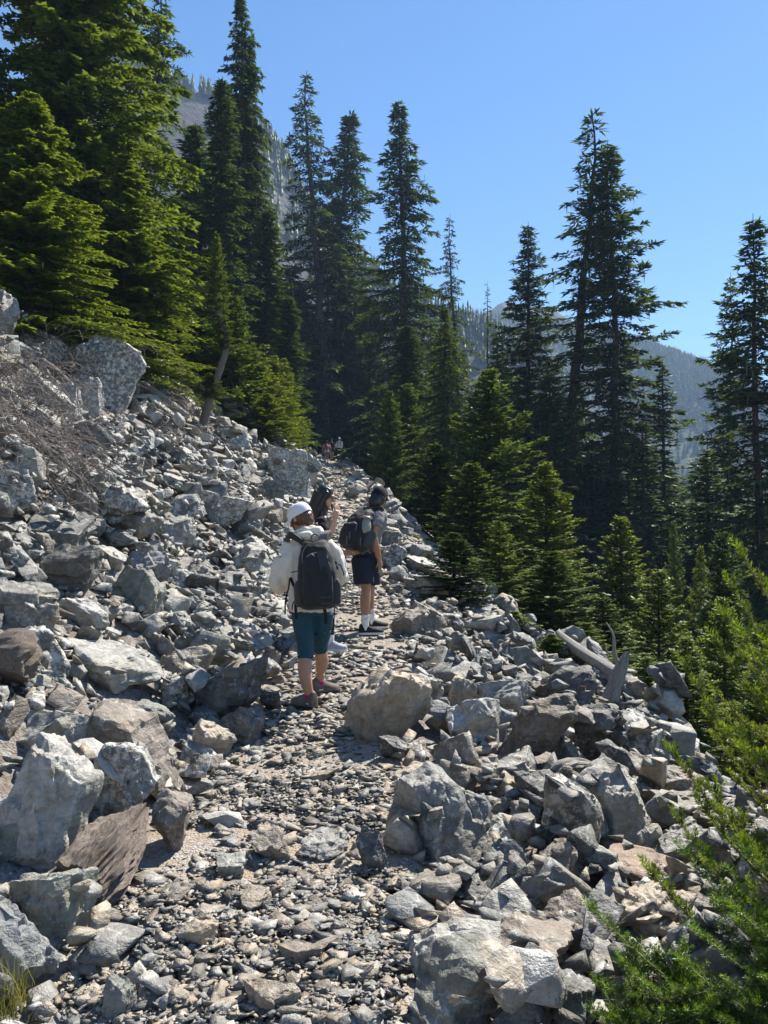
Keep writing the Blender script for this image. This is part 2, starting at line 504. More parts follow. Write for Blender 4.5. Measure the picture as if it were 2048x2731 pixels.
# boulders read off the photograph: (vx, vy of the foot, width, height, tone, label[, depth])
HEROES = [
 (235, 880, 175, 165, 'lichen-spotted', 'huge lichen-covered boulder high on the left talus below the hemlock'),
 (120, 782, 130, 95, 'lichen-spotted', 'dark-sided blocky boulder uphill behind the huge lichen-covered boulder'),
 (100, 892, 130, 90, 'lichen-spotted', 'long pale boulder left of the two rounded boulders on the upper talus'),
 (150, 905, 60, 80, 'lichen-spotted', 'smaller rounded boulder beside the huge lichen-covered boulder'),
 (190, 908, 60, 95, 'lichen-spotted', 'upright rounded boulder leaning on the huge lichen-covered boulder'),
 (30, 800, 95, 80, 'lichen-spotted', 'pale craggy boulder at the left edge of the upper talus'),
 (626, 1066, 92, 105, 'lichen-spotted', 'tall blocky boulder left of the far trail below the young firs'),
 (540, 1005, 60, 40, 'grey', 'flat grey boulder under the young firs left of the far trail'),
 (395, 1128, 85, 62, 'lichen-spotted', 'pale ridged boulder in the middle of the left talus'),
 (362, 1180, 95, 75, 'pale grey', 'triangular pale boulder below the brushwood on the left talus'),
 (150, 1288, 120, 115, 'dark grey', 'dark boulder with a pale face under the dead brushwood'),
 (236, 1240, 75, 65, 'pale grey', 'pale pointed rock right of the dark boulder under the brushwood'),
 (300, 1335, 100, 110, 'greenish grey', 'leaning greenish slab standing on the left talus'),
 (545, 1220, 105, 62, 'pale grey', 'wide pale boulder left of the white-hooded hiker'),
 (432, 1270, 95, 50, 'grey', 'flat grey block above the brown soil left of the trail'),
 (40, 1370, 140, 110, 'grey', 'grey boulder at the left edge beside the fallen root'),
 (228, 1500, 175, 95, 'pale grey', 'long smooth pale slab lying across the left talus'),
 (400, 1492, 105, 95, 'tan', 'rough tan boulder behind the dark shaded boulder'),
 (487, 1578, 150, 155, 'dark grey', 'dark shaded boulder left of the hiker in teal leggings'),  # the hiker's shadow over this boulder is put into its dark tone
 (520, 1612, 80, 70, 'brown', 'dark brown block tucked under the dark shaded boulder'),
 (585, 1545, 50, 55, 'dark grey', 'small dark upright rock between the dark boulder and the trail'),
 (445, 1585, 78, 50, 'dark grey', 'low dark rock at the foot of the dark shaded boulder'),
 (456, 1650, 78, 85, 'tan', 'pale blocky rock below the dark shaded boulder at the trail edge'),
 (295, 1745, 235, 190, 'brown', 'large fractured brown boulder left of the trail'),
 (130, 1690, 215, 140, 'pale grey', 'broad pale slab above the tall pale boulder on the left'),
 (95, 1895, 185, 270, 'pale grey', 'tall pale boulder at lower left with cracked face'),
 (255, 1790, 165, 165, 'lichen-spotted', 'pale craggy boulder behind the weathered stump'),
 (385, 1848, 130, 120, 'brown', 'square flat-faced boulder right of the weathered stump'),
 (115, 2035, 165, 140, 'greenish grey', 'overhanging greenish boulder at the lower left corner'),
 (45, 2150, 165, 185, 'blue-grey', 'smooth blue-grey boulder in the lower left corner by the grass'),
 (25, 1880, 80, 85, 'greenish grey', 'greenish block at the left edge above the overhanging boulder'),
 (262, 2225, 70, 85, 'greenish grey', 'pointed upright stone at the bottom edge left of the trail'),
 (430, 2068, 72, 62, 'tan', 'rounded tan stone on the left of the gravel trail'),
 (582, 1868, 85, 62, 'tan', 'round tan stone embedded in the trail'),
 (700, 1862, 95, 40, 'grey', 'flat grey stone sunk in the middle of the trail'),
 (806, 1895, 75, 92, 'dark grey', 'dark angular stone standing on the trail right of the flat stone'),
 (545, 1975, 80, 40, 'tan', 'flat tan stone in the gravel left of centre'),
 (495, 1905, 60, 40, 'greenish grey', 'oval greenish stone in the gravel near the square boulder'),
 (650, 2110, 90, 55, 'brown', 'rough brown stone half buried in the near gravel'),
 (600, 2215, 110, 70, 'tan', 'broad tan slab at the bottom edge of the trail'),
 (690, 1700, 65, 30, 'tan', 'small tan slab on the trail behind the gravel'),
 (855, 1608, 180, 150, 'tan', 'large rough tan boulder on the right edge of the trail'),
 (905, 1575, 110, 110, 'grey', 'grey boulder touching the large tan boulder from behind'),
 (1005, 1542, 75, 75, 'tan', 'upright cream rock behind the large tan boulder', 7.2),
 (1020, 1640, 125, 130, 'pale grey', 'pale wedge boulder with a dark front right of the tan boulder', 5.9),
 (1158, 1672, 180, 155, 'brown', 'big rounded dark-faced boulder in the middle of the right rocks', 6.2),
 (1090, 1560, 120, 90, 'pale grey', 'pale sloping boulder above the big rounded boulder', 7.1),
 (1140, 1472, 75, 70, 'greenish grey', 'leaning square slab on the far right shoulder', 8.6),
 (1235, 1565, 150, 105, 'dark grey', 'dark block with white-veined side near the driftwood snag', 7.6),
 (1290, 1670, 130, 130, 'dark grey', 'dark veined boulder on the right shoulder edge', 6.6),
 (1375, 1660, 110, 110, 'lichen-spotted', 'lichen-covered boulder at the shoulder edge above the shrubs', 7.0),
 (1225, 1665, 70, 85, 'pale grey', 'small pale wedge between the rounded and veined boulders', 6.0),
 (958, 1858, 175, 165, 'grey', 'large wedge-shaped grey boulder right of the gravel trail'),
 (1035, 1800, 90, 80, 'blue-grey', 'blue-grey block behind the large wedge-shaped boulder'),
 (1000, 1655, 55, 50, 'brown', 'small brown cube of rock beside the pale wedge boulder'),
 (850, 1650, 65, 55, 'dark grey', 'dark cube of rock below the large tan boulder'),
 (905, 1715, 130, 45, 'tan', 'long thin tan slab above the large wedge-shaped boulder'),
 (1050, 1700, 72, 55, 'tan', 'tan block in the middle of the right-hand rocks'),
 (1120, 1715, 115, 75, 'pale grey', 'long pale wedge below the big rounded boulder', 5.3),
 (1168, 1775, 95, 85, 'dark grey', 'dark square boulder beside the curled driftwood', 4.9),
 (1240, 1870, 130, 170, 'lichen-spotted', 'steep lichen-crusted rock below the curled driftwood', 4.7),
 (1345, 1850, 195, 190, 'pale grey', 'big tilted pale slab with white veins on the right', 5.0),
 (1420, 1750, 150, 100, 'brown', 'dark brown craggy boulder above the tilted pale slab', 5.7),
 (1510, 1830, 190, 80, 'brown', 'reddish-brown slab sloping under the fir branches', 5.4),
 (1100, 1855, 120, 62, 'pale grey', 'flat-topped pale block right of the wedge-shaped boulder'),
 (1205, 1860, 85, 85, 'dark grey', 'dark angular boulder right of the flat-topped pale block', 4.2),
 (1200, 1940, 100, 100, 'brown', 'brown wedge standing above the lower right slab', 3.75),
 (1300, 1935, 105, 95, 'greenish grey', 'smooth greenish boulder near the fir branches', 3.9),
 (1245, 2075, 130, 110, 'brown', 'dark leaning slab in front of the fir branches', 3.15),
 (985, 2145, 200, 95, 'pale grey', 'flat-topped slab with a dark undercut front at bottom right of the trail'),
 (975, 2260, 250, 150, 'greenish grey', 'broad angular boulder at the bottom edge right of the trail'),
 (1170, 2180, 230, 120, 'brown', 'wide flat brown boulder at bottom right', 2.75),
 (1140, 1990, 90, 60, 'blue-grey', 'smooth blue-grey stone above the bottom right boulders'),
 (1030, 1955, 90, 50, 'dark grey', 'dark flat stone right of the gravel patch'),
 (1135, 2055, 100, 60, 'grey', 'grey slab wedged above the wide flat brown boulder'),
 (935, 1378, 100, 70, 'brown', 'blocky brown boulder right of the hiker in navy shorts'),
 (880, 1372, 55, 55, 'brown', 'smaller brown boulder touching the blocky one by the shorts hiker'),
 (905, 1240, 80, 40, 'pale grey', 'pale flat slab right of the hiker with the big backpack'),
 (940, 1290, 100, 50, 'pale grey', 'long pale boulder sloping down on the right of the trail'),
 (850, 1230, 70, 55, 'lichen-spotted', 'lichen-spotted boulder at the trail edge behind the shorts hiker'),
 (1215, 2235, 140, 100, 'blue-grey', 'bluish slab in the bottom right corner under the fir', 2.45),
 (1410, 2080, 140, 120, 'tan', 'tan boulder half hidden by the foreground fir', 3.1),
 (1380, 1945, 150, 70, 'rusty', 'orange-tan slab behind the foreground fir branches', 3.7),
 (1540, 2130, 170, 120, 'pale grey', 'pale boulder behind the foreground fir at the right edge', 3.0),
 (1465, 1880, 110, 80, 'grey', 'grey slab under the fir at the right', 4.6),
 (180, 1370, 90, 70, 'pale grey', 'pale square block on the brown soil at left', ),
 (75, 1480, 130, 110, 'lichen-spotted', 'mossy spotted boulder at the left edge above the broad pale slab'),
 (330, 1590, 120, 60, 'greenish grey', 'flat greenish slab between the tan boulder and the brown one'),
 (390, 1385, 60, 60, 'pale grey', 'small pale block left of the trail bend'),
 (560, 1370, 55, 32, 'tan', 'flat tan stone on the trail bend left of the teal leggings'),
]
KEEP = []   # places where boots stand
def near_keep(x, y, r):
    return any((x - a) ** 2 + (y - b) ** 2 < (r + c) ** 2 for a, b, c in KEEP)
KEEP += [(-0.58, 6.08, .17), (-0.48, 6.5, .17), (-0.30, 8.75, .2), (-0.08, 9.0, .2), (-0.62, 8.1, .2), (-0.5, 8.0, .15), (-1.22, 3.35, .2), (-1.08, 3.7, .18), (.72, 2.2, .08), (1.75, 6.8, .15)]

for i, h in enumerate(HEROES):
    vx, vy, w, hh, tone, lab = h[:6]
    g = ground_at(vx, vy)
    deep = len(h) > 6 and (g is None or g[1] > h[6])
    if deep:
        y = h[6]; x = at_depth(vx, vy, y)[0]
    else:
        x, y, _ = g
    dep = y
    W = w * V2P / FPX * dep; T = hh * V2P / FPX * dep
    y2 = y + W * 0.42
    x2 = x * y2 / y
    if deep:
        # lift the local surface so that the boulder rests on a heap of stones at its photographed level
        zf = at_depth(vx, vy, y)[2]
        zf = min(zf, float(H(x2, y2)) + .3)
        i0, i1, j0, j1 = footprint(x2, y2, W * .6)
        G[i0:i1, j0:j1] = np.maximum(G[i0:i1, j0:j1], zf - .03)
    else:
        zf = float(H(x, y))
    add_rock(x2, y2, W * 1.06, W * (0.95 if T > .6 * W else 1.1), T * 1.2, 'B', tone, zfix=zf + T * .40, tilt=0.07, tmpl=i % len(BIG), hero=lab, align=0.25)

# ---- scattered talus, large to small
def on_screen(x, y, z, m=60):
    vx, vy, d = to_v(x, y, z)
    return -m < vx < 1659 + m and -m < vy < 2212 + m * 2

def talus_limit_left(y): return np.interp(y, [0, 10, 15, 20, 26, 40], [8.0, 8.4, 8.6, 7.0, 5.5, 3.2])
def talus_limit_right(y): return np.interp(y, [0, 4, 8, 12, 18, 26, 60], [3.2, 3.0, 2.5, 1.6, 1.3, 1.2, 1.0])

def scatter(n, smin, smax, cls, ymin, ymax, trail_p, power=1.6, embed=(.25, .5), left_p=1.0, right_p=1.0, best=2, flatten=(.45, .95), embed_trail=.75):
    placed = 0; tries = 0
    while placed < n and tries < n * 14:
        tries += 1
        u = rng.random()
        y = ymin + (ymax - ymin) * u ** 1.35
        c = float(xc(y)); w = float(tw(y))
        x = float(c - w - talus_limit_left(y) + rng.random() * (2 * w + talus_limit_left(y) + talus_limit_right(y)))
        cand = []
        for k in range(best):
            xx = x + rng.normal() * .1 * (k > 0); yy = y + rng.normal() * .1 * (k > 0)
            ii = int((xx - GX0) / GC); jj = int((yy - GY0) / GC)
            if 0 <= ii < G.shape[0] and 0 <= jj < G.shape[1]: cand.append((G[ii, jj] - G0[ii, jj], xx, yy))
        if not cand: continue
        hgt, x, y = min(cand)
        c = float(xc(y)); w = float(tw(y)); r = x - c
        inside = abs(r) < w * 0.9
        pr = trail_p if inside else (left_p if r < 0 else right_p)
        if abs(r) < w + .35 and not inside: pr *= 0.75
        if rng.random() > pr: continue
        s = smin * (smax / smin) ** (rng.random() ** power)
        ii = int((x - GX0) / GC); jj = int((y - GY0) / GC)
        if not (0 <= ii < G.shape[0] and 0 <= jj < G.shape[1]): continue
        if HM[ii, jj] and rng.random() < .985: continue
        rad_ = s * (.62 if cls == 'B' else .42)
        if s > .28:
            f0, f1, f2, f3 = footprint(x, y, rad_)
            if HM[f0:f1, f2:f3].mean() > .06: continue
            if abs(r) < w + rad_ * .9 and y < 12: continue
        if not on_screen(x, y, h0(x, y)): continue
        if inside and near_keep(x, y, s * .6): continue
        if near_keep(x, y, s * .45): continue
        if inside and cls == 'S' and hgt > .05: continue
        if inside: s = min(s, .28)
        f = rng.uniform(*flatten)
        a = rng.uniform(.6, 1.0)
        e = embed_trail if (inside and s > .07) else rng.uniform(*embed)
        if inside: f = min(f, .5)
        add_rock(x, y, s, s * a, s * a * f, cls, None, embed=e, tilt=0.12 if inside else 0.34, lay=.5 if inside else .85)
        placed += 1
scatter(60, .42, .8, 'B', 4.5, 12, 0.0, 1.8, right_p=.5)
scatter(150, .5, 1.0, 'B', 7.0, 25, 0.0, 1.6, right_p=.12)
scatter(1150, .24, .55, 'M', 2.6, 27, 0.015, 1.5, best=3)
scatter(2300, .12, .26, 'M', 2.3, 24, 0.06, 1.3, best=3)
scatter(4200, .07, .15, 'S', 2.2, 15, 0.16, 1.2, best=2, flatten=(.3, .8))
scatter(600, .25, .6, 'M', 20, 36, 0.03, 1.3)
scatter(900, .2, .6, 'M', 30, 64, 0.12, 1.3)
# gravel of the tread
def gravel(n, smin, smax, ymin, ymax, wide):
    placed = 0; tries = 0
    while placed < n and tries < n * 5:
        tries += 1
        y = ymin + (ymax - ymin) * rng.random() ** 1.5
        c = float(xc(y)); w = float(tw(y))
        x = c + rng.normal() * w * wide
        if not on_screen(x, y, float(zt(y)), 10): continue
        bare = vnoise(x * 1.6, y * 1.6, 55)
        if bare > .08 and rng.random() < .8: continue
        s = smin * (smax / smin) ** (rng.random() ** 1.5)
        a = rng.uniform(.6, 1)
        ii = int((x - GX0) / GC); jj = int((y - GY0) / GC)
        if HM[ii, jj] and rng.random() < .99: continue
        if near_keep(x, y, -.03): continue
        if G[ii, jj] - G0[ii, jj] > .045: continue
        add_rock(x, y, s, s * a, s * a * rng.uniform(.2, .5), 'S', None, embed=rng.uniform(.35, .7), tilt=.14, lay=.25, cap=.02)
        placed += 1
gravel(2900, .04, .13, 2.2, 6.5, 0.8)
gravel(2300, .05, .15, 6, 15, 0.7)
gravel(4500, .018, .04, 2.2, 5.5, 0.85)
gravel(1500, .08, .24, 12, 48, 0.6)

# ---- the ~300 stones that show largest are objects of their own; everything smaller is joined
vis = [r for r in ROCKS if -20 < r['vx'] < 1680 and 600 < r['vy'] < 2260 and r['cls'] in 'BM']
heroes = [r for r in ROCKS if r['hero']]
rest = sorted([r for r in vis if not r['hero']], key=lambda r: -r['size'])
single = heroes + rest[:300 - len(heroes)]
sid = {id(r) for r in single}
LAND = [(r['vx'], r['vy'], r['hero'].split(' in the')[0]) for r in heroes]
NICK = {}
for r in heroes:
    wds = r['hero'].split()
    NICK[r['hero']] = r['hero']
LM = [  # landmarks a viewer can find
 (220, 830, 'the huge lichen-covered boulder'), (626, 1010, 'the tall blocky boulder by the far trail'), (395, 1100, 'the pale ridged boulder'),
 (120, 1080, 'the grey brushwood'), (420, 980, 'the crooked tree'), (150, 1240, 'the dark boulder under the brushwood'), (300, 1290, 'the leaning greenish slab'),
 (545, 1195, 'the wide pale boulder'), (228, 1455, 'the long smooth pale slab'), (400, 1445, 'the rough tan boulder'), (487, 1500, 'the dark shaded boulder'),
 (295, 1650, 'the large fractured brown boulder'), (95, 1760, 'the tall pale boulder'), (240, 1830, 'the weathered stump'), (385, 1790, 'the square flat-faced boulder'),
 (50, 2060, 'the blue-grey corner boulder'), (845, 1530, 'the large rough tan boulder'), (1158, 1600, 'the big rounded boulder'), (1240, 1490, 'the white-veined block'),
 (960, 1780, 'the wedge-shaped grey boulder'), (1345, 1760, 'the big tilted pale slab'), (1240, 1670, 'the curled driftwood'), (985, 2090, 'the flat-topped undercut slab'),
 (935, 1340, 'the blocky brown boulder'), (905, 1220, 'the pale flat slab'), (1330, 1460, 'the upright snag'), (680, 1350, 'the teal leggings'), (760, 1010, 'the far hikers')]
keys = {}
for r in single:
    if r['hero']: continue
    d = [((r['vx'] - a) ** 2 + (r['vy'] - b) ** 2, a, b, n) for a, b, n in LM]
    _, a, b, n = min(d)
    dx, dy = r['vx'] - a, r['vy'] - b
    rel = ('right of' if dx > 0 else 'left of') if abs(dx) > abs(dy) else ('below' if dy > 0 else 'above')
    sx, sy, sz = r['s']
    shp = 'flat rock' if sz < .45 * sx else ('blocky rock' if sz > .7 * sx else 'angular rock')
    k = (r['tone'], shp, rel, n)
    keys.setdefault(k, []).append(r)
ORD = ['largest', 'second largest', 'third largest', 'fourth largest', 'fifth largest', 'sixth largest', 'seventh largest', 'eighth largest', 'ninth largest', 'tenth largest']
for (tone, shp, rel, n), lst in keys.items():
    lst.sort(key=lambda r: -r['size'])
    for i, r in enumerate(lst):
        lab = f'{tone} {shp} {rel} {n}'
        if len(lst) > 1: lab = f'{ORD[min(i, 9)]} {tone} {shp} {rel} {n}'
        r['lab'] = lab
def rock_objects():
    for r in single:
        me = BIGM[r['t']] if r['cls'] == 'B' else MEDM[r['t']]
        o = bpy.data.objects.new('boulder' if max(r['s']) > .45 else 'rock', me)
        o.location = (r['x'], r['y'], r['z']); o.rotation_mode = 'QUATERNION'; o.rotation_quaternion = r['q']
        o.scale = r['s']
        o.color = tuple(r['c'])
        COL.objects.link(o)
        tag(o, r['hero'] or r['lab'], 'boulder' if max(r['s']) > .45 else 'rock', 'boulders and rocks of the talus')
def join_rocks(name, lst):
    Vs, Fs, Cs = [], [], []
    off = 0
    for r in lst:
        V, F = {'B': MED, 'M': MED, 'S': SML}[r['cls']][r['t'] % (30 if r['cls'] == 'S' else 24)]
        Mx = np.array(r['q'].to_matrix()) * np.array(r['s'])[None, :]
        P = V @ Mx.T + np.array((r['x'], r['y'], r['z']))
        Vs.append(P); Fs.append(F + off); off += len(V)
        Cs.append(np.broadcast_to(r['c'], (len(V), 4)))
    me = mesh_np(name, np.concatenate(Vs), np.concatenate(Fs), False)
    a = me.attributes.new('tone', 'FLOAT_COLOR', 'POINT')
    a.data.foreach_set('color', np.concatenate(Cs).astype(np.float32).ravel())
    return link(name, me, None, [M_ROCKJ])
rock_objects()
loose = [r for r in ROCKS if id(r) not in sid]
tag(join_rocks('scree', [r for r in loose if r['cls'] != 'S' or r['s'][0] > .1]), 'loose grey scree filling the gaps between the boulders', 'scree', kind='stuff')
tag(join_rocks('gravel', [r for r in loose if r['cls'] == 'S' and r['s'][0] <= .1]), 'grey and tan gravel strewn along the trail', 'gravel', kind='stuff')

# ------------------------------------------------------------------ far mountains
def mountain_mat(name, rock, wood, line):
    m = bpy.data.materials.new(name); t = NT(m)
    out = t.n('ShaderNodeOutputMaterial'); p = t.n('ShaderNodeBsdfPrincipled', i_Roughness=0.9)
    p.inputs['Specular IOR Level'].default_value = 0.1
    g = t.n('ShaderNodeNewGeometry')
    mp = t.n('ShaderNodeMapping'); mp.inputs['Scale'].default_value = (1, 1, 0.35); t.l(g.outputs['Position'], mp.inputs['Vector'])
    a = t.n('ShaderNodeTexNoise', i_Scale=0.05, i_Detail=8.0, i_Roughness=0.7); t.l(mp.outputs[0], a.inputs['Vector'])
    b = t.n('ShaderNodeTexNoise', i_Scale=0.012, i_Detail=6.0, i_Roughness=0.6); t.l(g.outputs['Position'], b.inputs['Vector'])
    c = t.mix(t.ramp(a.outputs[0], [(0.35, 0.0), (0.65, 1.0)]), tuple(x * .55 for x in rock), rock)
    c = t.mix(t.ramp(b.outputs[0], [(line, 0.0), (line + .08, 1.0)]), c, wood)
    t.l(c, p.inputs['Base Color'])
    bp = t.n('ShaderNodeBump', i_Strength=1.0, i_Distance=6.0); t.l(a.outputs[0], bp.inputs['Height'])
    t.l(bp.outputs[0], p.inputs['Normal']); t.l(p.outputs[0], out.inputs[0])
    return m

def ridge(name, crest, mat, slope, bottom, rough, seed):
    """crest: (vx, vy, depth) along the skyline -> solid hill that falls towards and away from the viewer"""
    P = np.array([at_depth(*c) for c in crest])
    n = 220
    u = np.linspace(0, len(P) - 1, n)
    C = np.stack([np.interp(u, np.arange(len(P)), P[:, k]) for k in range(3)], -1)
    rows = []
    for k in range(-14, 70):
        if k <= 0:
            d = k * 8.0; z = C[:, 2] + d * 0.8; y = C[:, 1] - d
        else:
            d = 2.0 * k * 1.03 ** k; z = C[:, 2] - d * slope; y = C[:, 1] - d
        x = C[:, 0] * (1 - 0 * d)
        dz = fbm(x * .02, y * .02, seed, 5) * rough * min(abs(k) / 6, 1) + fbm(x * .08, z * .03, seed + 5, 4) * rough * .3
        rows.append(np.stack([x, y + dz * .8, np.maximum(z + dz, bottom)], -1))
    V = np.array(rows); m = len(rows)
    i = np.arange(m * n).reshape(m, n)
    F = np.stack([i[:-1, :-1], i[:-1, 1:], i[1:, 1:], i[1:, :-1]], -1).reshape(-1, 4)
    me = mesh_np(name, V.reshape(-1, 3), F, True)
    tag(link(name, me, None, [mat]), kind='structure')
    return V

M_MTN = mountain_mat('mountain_rock', (0.095, 0.092, 0.095), (0.045, 0.06, 0.035), 0.54)
M_RIDGE = mountain_mat('wooded_ridge', (0.09, 0.10, 0.07), (0.035, 0.05, 0.028), 0.45)
M_PEAK = mountain_mat('peak_rock', (0.11, 0.105, 0.11), (0.05, 0.06, 0.04), 0.6)
V_M = ridge('rocky_mountain', [(230, 110, 370), (330, 150, 366), (390, 185, 362), (440, 205, 358), (500, 235, 355), (560, 285, 352), (600, 330, 350), (650, 420, 345), (690, 480, 342),
      (740, 540, 340), (820, 600, 336), (900, 645, 332), (980, 690, 330), (1060, 720, 326), (1130, 770, 320), (1250, 860, 310)], M_MTN, 0.95, -95, 16, 4)
V_P = ridge('distant_peak', [(1000, 705, 840), (1060, 672, 840), (1085, 655, 840), (1120, 658, 840), (1170, 663, 840), (1200, 672, 835), (1280, 722, 830), (1420, 795, 820)], M_PEAK, 0.9, -95, 20, 8)
V_R = ridge('wooded_ridge', [(1020, 690, 760), (1200, 705, 740), (1330, 735, 720), (1420, 765, 700), (1480, 785, 690), (1560, 815, 670), (1660, 860, 650), (1800, 920, 630), (2100, 1060, 600)], M_RIDGE, 0.62, -95, 16, 14)

# ------------------------------------------------------------------ conifers
def needle_mat(name, dark, light, trans=0.35):
    m = bpy.data.materials.new(name); t = NT(m)
    out = t.n('ShaderNodeOutputMaterial')
    at = t.n('ShaderNodeAttribute', attribute_name='tip')
    geo = t.n('ShaderNodeNewGeometry'); oi = t.n('ShaderNodeObjectInfo')
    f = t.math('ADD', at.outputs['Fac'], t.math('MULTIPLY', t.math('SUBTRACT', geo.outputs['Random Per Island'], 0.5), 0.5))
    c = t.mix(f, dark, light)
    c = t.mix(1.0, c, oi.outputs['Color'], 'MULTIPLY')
    d = t.n('ShaderNodeBsdfDiffuse'); tr = t.n('ShaderNodeBsdfTranslucent'); gl = t.n('ShaderNodeBsdfGlossy', i_Roughness=0.45)
    t.l(c, d.inputs[0]); t.l(t.mix(1.0, c, (1.25, 1.2, 0.55), 'MULTIPLY'), tr.inputs[0]); gl.inputs[0].default_value = (.5, .55, .5, 1)
    mx = t.n('ShaderNodeMixShader', i_0=trans); t.l(d.outputs[0], mx.inputs[1]); t.l(tr.outputs[0], mx.inputs[2])
    m2 = t.n('ShaderNodeMixShader', i_0=0.035); t.l(mx.outputs[0], m2.inputs[1]); t.l(gl.outputs[0], m2.inputs[2])
    t.l(m2.outputs[0], out.inputs[0])
    return m
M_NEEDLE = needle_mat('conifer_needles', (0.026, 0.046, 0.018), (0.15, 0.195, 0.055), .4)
M_BARK = simple_mat('conifer_bark', (0.075, 0.062, 0.052), 0.9, 0.45, 8, 0.8, 25, 0.1)
M_LICHEN = simple_mat('hanging_lichen', (0.16, 0.165, 0.10), 0.9, 0.3, 3, spec=0.1)

def tube(pts, rad, sides=6):
    """tapered tube along points -> V, F(tri)"""
    pts = np.asarray(pts, float); n = len(pts)
    tan = np.gradient(pts, axis=0); tan /= np.linalg.norm(tan, axis=1)[:, None] + 1e-9
    ref = np.where(np.abs(tan[:, 2:3]) > .9, np.array([[1., 0, 0]]), np.array([[0, 0, 1.]]))
    a = np.cross(tan, ref); a /= np.linalg.norm(a, axis=1)[:, None] + 1e-9
    b = np.cross(tan, a)
    th = np.arange(sides) * 2 * np.pi / sides
    V = pts[:, None] + np.asarray(rad, float).reshape(-1, 1, 1) * (np.cos(th)[None, :, None] * a[:, None] + np.sin(th)[None, :, None] * b[:, None])
    V = V.reshape(-1, 3)
    i = np.arange(n * sides).reshape(n, sides); j = np.roll(i, -1, axis=1)
    q = np.stack([i[:-1], j[:-1], j[1:], i[1:]], -1).reshape(-1, 4)
    F = np.concatenate([q[:, [0, 1, 2]], q[:, [0, 2, 3]]])
    return V, F

class Acc:
    def __init__(s): s.V = []; s.F = []; s.A = []; s.n = 0
    def add(s, V, F, a=None):
        s.V.append(V); s.F.append(np.asarray(F) + s.n); s.n += len(V)
        if a is not None: s.A.append(a)
    def mesh(s, name, smooth=False):
        me = mesh_np(name, np.concatenate(s.V), np.concatenate(s.F), smooth)
        if s.A:
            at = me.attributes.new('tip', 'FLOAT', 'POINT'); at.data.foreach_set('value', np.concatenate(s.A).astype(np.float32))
        return me

def blades(C, D, U, L, W, tip):
    """kite-shaped sprigs: centres start C, direction D, side U, length L, width W"""
    n = len(C)
    L = L[:, None]; W = W[:, None]
    V = np.stack([C, C + D * L * .45 + U * W, C + D * L, C + D * L * .45 - U * W], 1).reshape(-1, 3)
    i = np.arange(n)[:, None] * 4
    F = np.concatenate([i + np.array([[0, 1, 2]]), i + np.array([[0, 2, 3]])])
    return V, F, np.repeat(tip, 4)

